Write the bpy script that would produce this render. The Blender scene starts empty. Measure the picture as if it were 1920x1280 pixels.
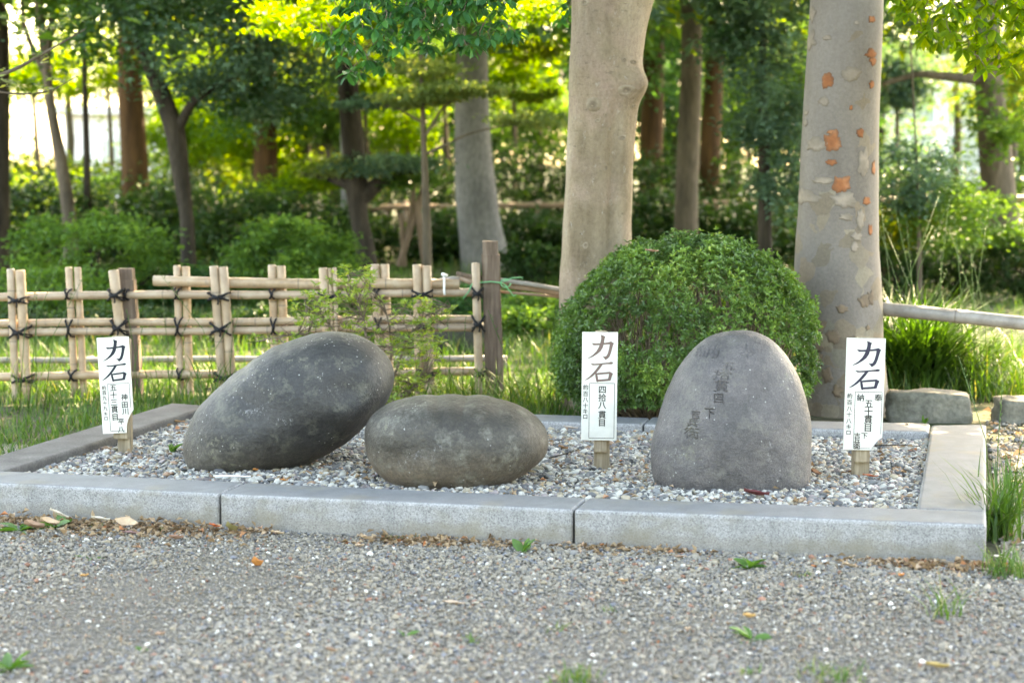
import bpy, bmesh, math, random
import numpy as np
from mathutils import Vector, Matrix, noise
from mathutils.geometry import tessellate_polygon

sc = bpy.context.scene
COL = sc.collection
R = math.radians
rng = np.random.default_rng(11)
random.seed(5)

# ------------------------------------------------------------------ camera
F_PX, CAM_H, PITCH = 3520.0, 1.2, math.atan(340 / 3520.0)
cam = bpy.data.cameras.new('camera')
cam.sensor_width = 36.0
cam.lens = 36.0 * F_PX / 1920.0
cam.clip_start, cam.clip_end = 0.1, 600.0
cam.dof.use_dof = True
cam.dof.focus_distance = 6.95
cam.dof.aperture_fstop = 2.9
cam_ob = bpy.data.objects.new('camera', cam)
COL.objects.link(cam_ob)
cam_ob.location = (0, 0, CAM_H)
cam_ob.rotation_euler = (math.pi / 2 - PITCH, 0, 0)
sc.camera = cam_ob

# ------------------------------------------------------------------ sky, sun, exposure
SUN_EL, SUN_ROT = R(46), R(24)
world = bpy.data.worlds.new('World')
sc.world = world
world.use_nodes = True
wn = world.node_tree
bg = wn.nodes['Background']
sky = wn.nodes.new('ShaderNodeTexSky')
sky.sky_type = 'NISHITA'
sky.sun_disc = False
sky.sun_elevation, sky.sun_rotation = SUN_EL, SUN_ROT
sky.air_density, sky.dust_density, sky.ozone_density = 1.0, 2.0, 1.0
wn.links.new(sky.outputs[0], bg.inputs[0])
bg.inputs[1].default_value = 0.15

sun = bpy.data.lights.new('sun', 'SUN')
sun.energy = 3.6
sun.angle = R(0.5)
sun.color = (1.0, 0.9, 0.74)
sun_ob = bpy.data.objects.new('sun', sun)
COL.objects.link(sun_ob)
SUN_DIR = Vector((math.sin(SUN_ROT) * math.cos(SUN_EL), math.cos(SUN_ROT) * math.cos(SUN_EL), math.sin(SUN_EL)))
sun_ob.rotation_euler = SUN_DIR.to_track_quat('Z', 'Y').to_euler()
sun_ob.location = SUN_DIR * 60

vs = sc.view_settings
vs.view_transform = 'Standard'
vs.look = 'None'
vs.exposure = 3.95
vs.gamma = 1.0
vs.use_curve_mapping = False
vs.use_white_balance = True
vs.white_balance_temperature = 9500
vs.white_balance_tint = 10
sc.render.engine = 'CYCLES'
sc.cycles.use_denoising = True
sc.cycles.max_bounces = 7
sc.cycles.sample_clamp_indirect = 8.0
sc.cycles.sample_clamp_direct = 0.0

# ------------------------------------------------------------------ measuring helpers (photo pixel -> place in the world)
_c, _s = math.cos(PITCH), math.sin(PITCH)
def ray(px, py):
    u, v = (px - 960) / F_PX, (640 - py) / F_PX
    return (u, _c + v * _s, -_s + v * _c)
def G(px, py, z=0.0):
    d = ray(px, py); t = (z - CAM_H) / d[2]
    return Vector((d[0] * t, d[1] * t, z))
def P(px, py, Y):
    d = ray(px, py); t = Y / d[1]
    return Vector((d[0] * t, Y, CAM_H + d[2] * t))

# ------------------------------------------------------------------ object helpers
ORG = {}
def thing(name, label, cat, loc=(0, 0, 0), group=None):
    o = bpy.data.objects.new(name, None)
    COL.objects.link(o)
    o.location = loc
    o.empty_display_size = 0.1
    o['label'] = label; o['category'] = cat
    if group: o['group'] = group
    ORG[o.name] = Vector(loc)
    return o

def tag(o, label=None, cat=None, group=None, kind=None):
    if label: o['label'] = label
    if cat: o['category'] = cat
    if group: o['group'] = group
    if kind: o['kind'] = kind
    return o

def link_obj(name, me, mat, parent=None):
    if mat is not None:
        for m in (mat if isinstance(mat, (list, tuple)) else [mat]): me.materials.append(m)
    o = bpy.data.objects.new(name, me)
    COL.objects.link(o)
    if parent is not None: o.parent = parent
    ORG[o.name] = ORG.get(parent.name, Vector()) if parent is not None else Vector()
    return o

def mesh_np(name, V, F, mat, parent=None, attrs=None, smooth=True, local=None):
    """V in world coordinates, F all triangles or all quads (arrays)."""
    V = np.asarray(V, dtype=np.float64)
    Fs = F if isinstance(F, list) else [F]
    Fs = [np.asarray(f, dtype=np.int32) for f in Fs if len(f)]
    org = ORG.get(parent.name, Vector()) if parent is not None else Vector()
    own = None
    if parent is None:
        own = local if local is not None else Vector((float(V[:, 0].mean()), float(V[:, 1].mean()), float(V[:, 2].min())))
        org = own
    V = V - np.array(org)
    me = bpy.data.meshes.new(name)
    me.vertices.add(len(V))
    me.vertices.foreach_set('co', V.astype(np.float32).ravel())
    nl = sum(f.size for f in Fs); npoly = sum(len(f) for f in Fs)
    me.loops.add(nl); me.polygons.add(npoly)
    me.loops.foreach_set('vertex_index', np.concatenate([f.ravel() for f in Fs]))
    st = []; off = 0
    for f in Fs:
        k = f.shape[1]
        st.append(off + np.arange(len(f)) * k); off += f.size
    me.polygons.foreach_set('loop_start', np.concatenate(st).astype(np.int32))
    me.polygons.foreach_set('use_smooth', np.full(npoly, smooth, dtype=bool))
    if attrs:
        for k, a in attrs.items():
            a = np.asarray(a, dtype=np.float32)
            at = me.attributes.new(k, 'FLOAT' if a.ndim == 1 else 'FLOAT_VECTOR', 'POINT')
            at.data.foreach_set('value' if a.ndim == 1 else 'vector', a.ravel())
    me.update(calc_edges=True)
    o = link_obj(name, me, mat, parent)
    if own is not None:
        o.location = own; ORG[o.name] = Vector(own)
    return o

def frames(path):
    path = np.asarray(path, float)
    T = np.gradient(path, axis=0)
    T /= np.linalg.norm(T, axis=1)[:, None] + 1e-12
    ref = np.array([1.0, 0, 0]) if abs(T[0][0]) < 0.8 else np.array([0, 1.0, 0])
    N = np.zeros_like(T)
    n = ref - T[0] * ref.dot(T[0]); n /= np.linalg.norm(n)
    for i in range(len(T)):
        n = n - T[i] * n.dot(T[i]); n /= np.linalg.norm(n); N[i] = n
    return T, N, np.cross(T, N)

def tube(path, rad, seg=8, cap=True):
    path = np.asarray(path, float); n = len(path)
    rad = np.full(n, rad) if np.isscalar(rad) else np.asarray(rad, float)
    T, N, B = frames(path)
    a = np.linspace(0, 2 * np.pi, seg, endpoint=False)
    V = (path[:, None, :] + rad[:, None, None] * (np.cos(a)[None, :, None] * N[:, None, :] + np.sin(a)[None, :, None] * B[:, None, :])).reshape(-1, 3)
    i = np.arange(n - 1)[:, None] * seg; j = np.arange(seg)[None, :]; k = (j + 1) % seg
    Q = np.stack([i + j, i + k, i + seg + k, i + seg + j], -1).reshape(-1, 4)
    T3 = np.concatenate([Q[:, [0, 1, 2]], Q[:, [0, 2, 3]]])
    if cap:
        V = np.concatenate([V, path[:1], path[-1:]])
        m = n * seg
        e = np.arange(seg)
        c0 = np.stack([np.full(seg, m), (e + 1) % seg, e], -1)
        c1 = np.stack([np.full(seg, m + 1), (n - 1) * seg + e, (n - 1) * seg + (e + 1) % seg], -1)
        T3 = np.concatenate([T3, c0, c1])
    return V, T3

class MB:
    def __init__(s): s.V = []; s.F = []; s.A = []; s.n = 0
    def add(s, V, F, a=0.5):
        V = np.asarray(V, float)
        s.V.append(V); s.F.append(np.asarray(F) + s.n); s.n += len(V)
        s.A.append(np.full(len(V), a) if np.isscalar(a) else np.asarray(a, float))
    def tube(s, path, rad, seg=6, a=0.5, cap=True):
        V, F = tube(path, rad, seg, cap); s.add(V, F, a)
    def build(s, name, mat, parent=None, smooth=True, local=None):
        return mesh_np(name, np.concatenate(s.V), np.concatenate(s.F), mat, parent, {'v': np.concatenate(s.A)}, smooth, local)

def fbm(V, scale, seed=0.0, octaves=3):
    out = np.zeros(len(V)); amp = 1.0; f = scale; tot = 0
    for o in range(octaves):
        out += amp * np.array([noise.noise(Vector((p[0] * f + seed, p[1] * f - seed, p[2] * f + seed * .5))) for p in V])
        tot += amp; amp *= 0.5; f *= 2.1
    return out / tot

# ------------------------------------------------------------------ leaves
def unit(a): return a / (np.linalg.norm(a, axis=-1, keepdims=True) + 1e-9)

def leaves(C, D, L, W, fold=0.25, droop=0.0, v=None, r=None, wide=0.5):
    """C base points, D directions, L lengths, W widths: folded two-quad leaves."""
    r = r or rng
    n = len(C); D = unit(D)
    up = np.tile([0, 0, 1.0], (n, 1)) + r.normal(0, 0.35, (n, 3))
    S = unit(np.cross(D, up)); U = np.cross(S, D)
    L = np.broadcast_to(L, n)[:, None]; W = np.broadcast_to(W, n)[:, None]
    tip = C + D * L - U * L * droop
    mid = C + D * L * wide
    Lf = mid + S * W * .5 + U * W * fold; Rt = mid - S * W * .5 + U * W * fold
    V = np.stack([C, Lf, tip, Rt], 1).reshape(-1, 3)
    b = np.arange(n)[:, None] * 4
    F = np.concatenate([b + [0, 1, 2], b + [0, 2, 3]])
    vv = r.random(n) if v is None else v
    return V, F, np.repeat(vv, 4)

def leaves_round(C, D, L, W, fold=0.2, droop=0.1, v=None, r=None):
    """Elliptic leaves with six rim points."""
    r = r or rng
    n = len(C); D = unit(D)
    up = np.tile([0, 0, 1.0], (n, 1)) + r.normal(0, 0.3, (n, 3))
    S = unit(np.cross(D, up)); U = np.cross(S, D)
    L = np.broadcast_to(L, n)[:, None]; W = np.broadcast_to(W, n)[:, None]
    def pt(t, w): return C + D * L * t + S * W * .5 * w + U * (W * fold * abs(w) - L * droop * t * t)
    pts = [pt(0, 0), pt(.3, .85), pt(.62, 1.0), pt(.85, .55), pt(1, 0), pt(.85, -.55), pt(.62, -1.0), pt(.3, -.85), pt(.62, 0)]
    V = np.stack(pts, 1).reshape(-1, 3)
    b = np.arange(n)[:, None] * 9
    F = np.concatenate([b + list(f) for f in [(0, 1, 8), (1, 2, 8), (2, 3, 8), (3, 4, 8), (4, 5, 8), (5, 6, 8), (6, 7, 8), (7, 0, 8)]])
    vv = r.random(n) if v is None else v
    return V, F, np.repeat(vv, 9)

def cloud_points(center, radii, n, clumps=40, spread=0.28, shell=0.5, r=None):
    """uneven crown: points gathered in clumps through an ellipsoid"""
    r = r or rng
    d = unit(r.normal(size=(clumps, 3))); rad = shell + (1 - shell) * r.random(clumps) ** .6
    cc = d * rad[:, None]
    k = r.integers(0, clumps, n)
    size = spread * (0.6 + 0.8 * r.random(clumps))
    p = cc[k] + r.normal(0, 1, (n, 3)) * size[k][:, None] * [1, 1, .6]
    cv = r.random(clumps)
    return np.asarray(center) + p * np.asarray(radii), np.clip(cv[k] * .65 + r.random(n) * .35, 0, 1)

def crown(name, center, radii, n, leaf, mat, parent, clumps=40, spread=.28, shell=.5, flat=0.5, aspect=.5):
    C, v = cloud_points(center, radii, n, clumps, spread, shell)
    D = unit(rng.normal(0, 1, (n, 3)) * [1, 1, flat] + [0, 0, -.15])
    L = leaf * (.7 + .6 * rng.random(n))
    V, F, a = leaves(C, D, L, L * aspect, v=v)
    return mesh_np(name, V, F, mat, parent, {'v': a}, smooth=False)

# ------------------------------------------------------------------ materials
def newmat(name):
    m = bpy.data.materials.new(name); m.use_nodes = True
    nt = m.node_tree
    return m, nt, nt.nodes['Principled BSDF'], nt.nodes['Material Output']
def nd(nt, t, **k):
    n = nt.nodes.new(t)
    for a, b in k.items():
        if a.startswith('i_'): n.inputs[a[2:].replace('_', ' ')].default_value = b
        else: setattr(n, a, b)
    return n
def ramp(nt, fac, stops, interp='LINEAR'):
    r = nt.nodes.new('ShaderNodeValToRGB'); cr = r.color_ramp; cr.interpolation = interp
    while len(cr.elements) < len(stops): cr.elements.new(.5)
    for e, (p, c) in zip(cr.elements, stops):
        e.position = p; e.color = (*c, 1) if len(c) == 3 else c
    nt.links.new(fac, r.inputs[0]); return r.outputs[0]
def coord(nt, scale=(1, 1, 1), which='Object'):
    t = nt.nodes.new('ShaderNodeTexCoord'); mp = nt.nodes.new('ShaderNodeMapping')
    mp.inputs['Scale'].default_value = scale
    nt.links.new(t.outputs[which], mp.inputs[0]); return mp.outputs[0]
def tnoise(nt, vec, scale, detail=4, rough=.55):
    n = nd(nt, 'ShaderNodeTexNoise'); n.inputs['Scale'].default_value = scale
    n.inputs['Detail'].default_value = detail; n.inputs['Roughness'].default_value = rough
    nt.links.new(vec, n.inputs['Vector']); return n.outputs['Fac']
def mix(nt, fac, a, b, mode='MIX'):
    m = nd(nt, 'ShaderNodeMix', data_type='RGBA', blend_type=mode)
    for s, x in ((0, fac), (6, a), (7, b)):
        if isinstance(x, (int, float)): m.inputs[s].default_value = x
        elif isinstance(x, tuple): m.inputs[s].default_value = (*x, 1)
        else: nt.links.new(x, m.inputs[s])
    return m.outputs[2]
def bump(nt, h, bsdf, strength=.3, dist=.01):
    b = nd(nt, 'ShaderNodeBump'); b.inputs['Strength'].default_value = strength; b.inputs['Distance'].default_value = dist
    nt.links.new(h, b.inputs['Height']); nt.links.new(b.outputs[0], bsdf.inputs['Normal']); return b
def attr(nt, name, kind='GEOMETRY'):
    a = nd(nt, 'ShaderNodeAttribute', attribute_name=name, attribute_type=kind); return a

def leaf_mat(name, stops, trans=.45, tcol=None, rough=.5, spec=.35):
    m, nt, b, out = newmat(name)
    a = attr(nt, 'v')
    c = ramp(nt, a.outputs['Fac'], stops)
    nt.links.new(c, b.inputs['Base Color'])
    b.inputs['Roughness'].default_value = rough
    b.inputs['Specular IOR Level'].default_value = spec
    t = nd(nt, 'ShaderNodeBsdfTranslucent')
    tc = mix(nt, 1.0, c, tcol or (2.2, 2.0, .5), 'MULTIPLY')
    nt.links.new(tc, t.inputs['Color'])
    ms = nd(nt, 'ShaderNodeMixShader'); ms.inputs[0].default_value = trans
    nt.links.new(b.outputs[0], ms.inputs[1]); nt.links.new(t.outputs[0], ms.inputs[2])
    nt.links.new(ms.outputs[0], out.inputs[0])
    return m

def noise_mat(name, stops, scale=6, stretch=(1, 1, 1), detail=6, rough=.8, bstr=.4, bdist=.01, fine=None, spec=.25, rim=None):
    m, nt, b, out = newmat(name)
    v = coord(nt, stretch)
    f = tnoise(nt, v, scale, detail)
    c = ramp(nt, f, stops)
    if fine:
        f2 = tnoise(nt, v, fine, 3)
        c = mix(nt, .5, c, ramp(nt, f2, [(.35, (.55, .55, .55)), (.65, (1.35, 1.35, 1.35))]), 'MULTIPLY')
        bump(nt, f2, b, bstr, bdist)
    else:
        bump(nt, f, b, bstr, bdist)
    if rim:
        c = mix(nt, attr(nt, 'rim').outputs['Fac'], c, rim)
    nt.links.new(c, b.inputs['Base Color'])
    b.inputs['Roughness'].default_value = rough
    b.inputs['Specular IOR Level'].default_value = spec
    return m

M = {}
M['azalea'] = leaf_mat('azalea_leaf', [(0, (0.040, 0.085, 0.026)), (.45, (0.078, 0.156, 0.040)), (.85, (0.136, 0.243, 0.052)), (1, (0.249, 0.340, 0.077))], .3, (1.6, 1.7, .6), .36, .6)
M['azalea_young'] = leaf_mat('young_azalea_leaf', [(0, (.1, .17, .035)), (.6, (.18, .27, .06)), (1, (.33, .38, .09))], .4, (1.7, 1.6, .5), .4, .4)
M['overhang'] = leaf_mat('glossy_leaf', [(0, (.022, .085, .035)), (.6, (.04, .15, .055)), (1, (.075, .22, .05))], .35, (1.7, 2.0, .6), .35, .5)
M['lime'] = leaf_mat('lime_leaf', [(0, (.06, .14, .015)), (.6, (.12, .22, .02)), (1, (.2, .28, .02))], .6, (2.0, 1.8, .4), .5, .3)
M['maple'] = leaf_mat('maple_leaf', [(0, (.09, .14, .06)), (.6, (.16, .21, .09)), (1, (.25, .27, .11))], .45, (1.9, 1.8, .6), .55, .25)
M['dark'] = leaf_mat('dark_leaf', [(0, (0.027, 0.075, 0.037)), (.6, (0.050, 0.131, 0.060)), (1, (0.094, 0.200, 0.075))], .38, (1.8, 1.9, .5), .45, .18)
M['blue'] = leaf_mat('blue_green_leaf', [(0, (0.045, 0.095, 0.073)), (.6, (0.084, 0.151, 0.112)), (1, (0.134, 0.213, 0.146))], .3, (1.6, 1.7, .6), .5, .18)
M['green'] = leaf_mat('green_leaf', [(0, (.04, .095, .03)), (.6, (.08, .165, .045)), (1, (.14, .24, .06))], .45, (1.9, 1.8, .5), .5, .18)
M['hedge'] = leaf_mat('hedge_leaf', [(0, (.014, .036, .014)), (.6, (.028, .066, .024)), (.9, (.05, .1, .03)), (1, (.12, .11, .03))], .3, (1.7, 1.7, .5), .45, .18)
M['yellow'] = leaf_mat('yellow_green_leaf', [(0, (.06, .1, .014)), (.5, (.11, .15, .02)), (1, (.2, .2, .03))], .6, (1.6, 1.7, .4), .5, .25)
M['grass'] = leaf_mat('grass_blade', [(0, (0.028, 0.068, 0.014)), (.6, (0.056, 0.120, 0.022)), (.9, (0.096, 0.160, 0.032)), (1, (0.216, 0.184, 0.088))], .35, (1.6, 1.8, .5), .45, .35)
M['weed'] = leaf_mat('weed_leaf', [(0, (.035, .095, .022)), (1, (.085, .175, .045))], .35, (1.6, 1.7, .6), .5, .3)
M['litter'] = leaf_mat('dead_leaf', [(0, (.09, .055, .03)), (.35, (.2, .13, .075)), (.7, (.33, .24, .15)), (.92, (.42, .31, .22)), (1, (.4, .14, .05))], .15, (1.5, 1.2, .9), .7, .2)
M['bark_pale'] = None

def twig_mat():
    return noise_mat('twig', [(.3, (.09, .065, .045)), (.7, (.2, .155, .115))], 30, rough=.85, bstr=.3)
M['twig'] = twig_mat()
M['bark_dark'] = noise_mat('dark_bark', [(.3, (.018, .014, .011)), (.7, (.055, .043, .032))], 4, (3, 3, .6), fine=18, rough=.9, bstr=.6, bdist=.03)
M['bark_red'] = noise_mat('red_brown_bark', [(.3, (0.038, 0.018, 0.007)), (.7, (0.103, 0.050, 0.019))], 3, (4, 4, .4), fine=16, rough=.9, bstr=.6, bdist=.03)
M['bark_grey'] = noise_mat('grey_bark', [(.3, (.12, .115, .115)), (.7, (.2, .19, .185))], 3, (1, 1, .5), fine=30, rough=.85, bstr=.3)
M['bark_brown'] = noise_mat('brown_bark', [(.3, (.06, .048, .036)), (.7, (.15, .115, .085))], 3, (2, 2, .5), fine=14, rough=.9, bstr=.5, bdist=.02)

def m_bark_smooth():
    m, nt, b, out = newmat('smooth_pale_bark')
    v = coord(nt); vz = coord(nt, (1, 1, .25))
    c = ramp(nt, tnoise(nt, vz, 5, 6), [(.34, (.11, .08, .05)), (.5, (.24, .185, .128)), (.64, (.35, .29, .22))])
    c = mix(nt, ramp(nt, tnoise(nt, v, 2.2, 3), [(.45, (0, 0, 0)), (.65, (.7, .7, .7))]), c, (.25, .195, .135))
    c = mix(nt, ramp(nt, tnoise(nt, v, 3.3, 4), [(.5, (0, 0, 0)), (.7, (.7, .7, .7))]), c, (.31, .225, .185))
    f = tnoise(nt, coord(nt, (1, 1, .6)), 75, 5, .75)
    c = mix(nt, .6, c, ramp(nt, f, [(.32, (.66, .63, .6)), (.5, (1, 1, 1)), (.7, (1.3, 1.3, 1.28))]), 'MULTIPLY')
    ln = tnoise(nt, coord(nt, (1, 1, 2.2)), 26, 5, .8)
    c = mix(nt, ramp(nt, ln, [(.59, (0, 0, 0)), (.68, (.8, .8, .8))]), c, (.06, .05, .038))
    lp = tnoise(nt, coord(nt, (1, 1, .5)), 32, 5, .8)
    c = mix(nt, ramp(nt, lp, [(.6, (0, 0, 0)), (.7, (.7, .7, .7))]), c, (.38, .35, .31))
    hb = nd(nt, 'ShaderNodeMath', operation='SUBTRACT'); nt.links.new(f, hb.inputs[0]); nt.links.new(ln, hb.inputs[1])
    bump(nt, hb.outputs[0], b, .6, .01)
    nt.links.new(c, b.inputs['Base Color']); b.inputs['Roughness'].default_value = .8; b.inputs['Specular IOR Level'].default_value = .2
    return m
M['bark_smooth'] = m_bark_smooth()

def m_bark_mottled():
    m, nt, b, out = newmat('mottled_bark')
    v = coord(nt)
    c = ramp(nt, tnoise(nt, coord(nt, (1, 1, .4)), 3, 5), [(.3, (.125, .106, .092)), (.55, (.18, .156, .139)), (.72, (.23, .203, .182))])
    w = nd(nt, 'ShaderNodeTexNoise'); w.inputs['Scale'].default_value = 9; nt.links.new(v, w.inputs['Vector'])
    vv = nd(nt, 'ShaderNodeVectorMath', operation='MULTIPLY_ADD'); nt.links.new(w.outputs['Color'], vv.inputs[0]); vv.inputs[1].default_value = (.12, .12, .12); nt.links.new(v, vv.inputs[2])
    vo = nd(nt, 'ShaderNodeTexVoronoi'); vo.inputs['Scale'].default_value = 11; nt.links.new(vv.outputs[0], vo.inputs['Vector'])
    sep = nd(nt, 'ShaderNodeSeparateColor'); nt.links.new(vo.outputs['Color'], sep.inputs[0])
    # old flakes near the foot of the trunk
    geo = nd(nt, 'ShaderNodeTexCoord'); sx = nd(nt, 'ShaderNodeSeparateXYZ'); nt.links.new(geo.outputs['Object'], sx.inputs[0])
    hz = nd(nt, 'ShaderNodeMapRange'); nt.links.new(sx.outputs[2], hz.inputs[0])
    hz.inputs[1].default_value = .3; hz.inputs[2].default_value = 1.3; hz.inputs[3].default_value = .62; hz.inputs[4].default_value = .02
    lt = nd(nt, 'ShaderNodeMath', operation='LESS_THAN'); nt.links.new(sep.outputs[0], lt.inputs[0]); nt.links.new(hz.outputs[0], lt.inputs[1])
    pc = ramp(nt, sep.outputs[1], [(0, (.13, .105, .075)), (.35, (.2, .15, .105)), (.6, (.16, .15, .12)), (1, (.26, .21, .15))])
    mf = nd(nt, 'ShaderNodeMath', operation='MULTIPLY'); nt.links.new(lt.outputs[0], mf.inputs[0]); mf.inputs[1].default_value = .8
    c = mix(nt, mf.outputs[0], c, pc)
    f = tnoise(nt, v, 70, 4, .7)
    c = mix(nt, .5, c, ramp(nt, f, [(.3, (.7, .7, .7)), (.7, (1.25, 1.25, 1.25))]), 'MULTIPLY')
    ed = nd(nt, 'ShaderNodeMath', operation='ADD'); nt.links.new(f, ed.inputs[0]); nt.links.new(mf.outputs[0], ed.inputs[1])
    bump(nt, ed.outputs[0], b, .35, .006)
    nt.links.new(c, b.inputs['Base Color']); b.inputs['Roughness'].default_value = .75; b.inputs['Specular IOR Level'].default_value = .3
    return m
M['bark_mottled'] = m_bark_mottled()
M['patch_orange'] = noise_mat('fresh_orange_bark', [(.3, (.17, .06, .026)), (.5, (.27, .1, .042)), (.7, (.37, .165, .085))], 14, rough=.8, bstr=.5, rim=(.1, .06, .04))
M['patch_cream'] = noise_mat('cream_bark', [(.3, (.17, .14, .11)), (.5, (.23, .19, .155)), (.7, (.31, .255, .205))], 14, rough=.8, bstr=.5, rim=(.13, .11, .09))
M['patch_tan'] = noise_mat('tan_bark', [(.3, (.12, .09, .066)), (.5, (.18, .13, .092)), (.7, (.24, .175, .12))], 14, rough=.8, bstr=.5, rim=(.1, .078, .06))

def m_granite():
    m, nt, b, out = newmat('granite')
    v = coord(nt)
    f = tnoise(nt, v, 190, 3, .8)
    c = ramp(nt, f, [(.28, (0.132, 0.130, 0.130)), (.44, (0.224, 0.222, 0.222)), (.56, (0.294, 0.292, 0.291)), (.72, (0.385, 0.380, 0.378))])
    vo = nd(nt, 'ShaderNodeTexVoronoi'); vo.inputs['Scale'].default_value = 330; nt.links.new(v, vo.inputs['Vector'])
    sep = nd(nt, 'ShaderNodeSeparateColor'); nt.links.new(vo.outputs['Color'], sep.inputs[0])
    c = mix(nt, ramp(nt, sep.outputs[0], [(.1, (.6, .6, .6)), (.14, (0, 0, 0))]), c, (.07, .07, .075))
    # grime that lies on the flat tops, and brown stains
    g = nd(nt, 'ShaderNodeNewGeometry'); sx = nd(nt, 'ShaderNodeSeparateXYZ'); nt.links.new(g.outputs['Normal'], sx.inputs[0])
    dn = tnoise(nt, v, 14, 5)
    dm = nd(nt, 'ShaderNodeMath', operation='MULTIPLY'); nt.links.new(ramp(nt, sx.outputs[2], [(.75, (0, 0, 0)), (.97, (1, 1, 1))]), dm.inputs[0]); nt.links.new(ramp(nt, dn, [(.3, (.95, .95, .95)), (.7, (.75, .75, .75))]), dm.inputs[1])
    c = mix(nt, dm.outputs[0], c, (.118, .124, .13))
    sx2 = tnoise(nt, coord(nt, (1, 1, 2)), 6, 5)
    c = mix(nt, ramp(nt, sx2, [(.5, (0, 0, 0)), (.66, (.6, .6, .6))]), c, (.17, .152, .115))
    tc_ = nd(nt, 'ShaderNodeTexCoord'); sz_ = nd(nt, 'ShaderNodeSeparateXYZ'); nt.links.new(tc_.outputs['Object'], sz_.inputs[0])
    sp_ = nd(nt, 'ShaderNodeMath', operation='MULTIPLY_ADD'); nt.links.new(tnoise(nt, v, 18, 6, .7), sp_.inputs[0]); sp_.inputs[1].default_value = -.075; nt.links.new(sz_.outputs[2], sp_.inputs[2])
    c = mix(nt, ramp(nt, sp_.outputs[0], [(-.02 + .02, (.4, .4, .4)), (.03, (0, 0, 0))]), c, (.15, .125, .09))
    wt_ = tnoise(nt, coord(nt, (1, 1, .25)), 11, 5, .7)
    c = mix(nt, .55, c, ramp(nt, wt_, [(.35, (.72, .72, .72)), (.6, (1.12, 1.12, 1.12))]), 'MULTIPLY')
    bump(nt, f, b, .25, .003)
    nt.links.new(c, b.inputs['Base Color']); b.inputs['Roughness'].default_value = .65; b.inputs['Specular IOR Level'].default_value = .3
    return m
M['granite'] = m_granite()
M['granite_brown'] = noise_mat('weathered_slab', [(.3, (.06, .056, .055)), (.5, (.092, .087, .085)), (.7, (.13, .124, .12))], 7, fine=110, rough=.75, bstr=.3, bdist=.004)

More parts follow.
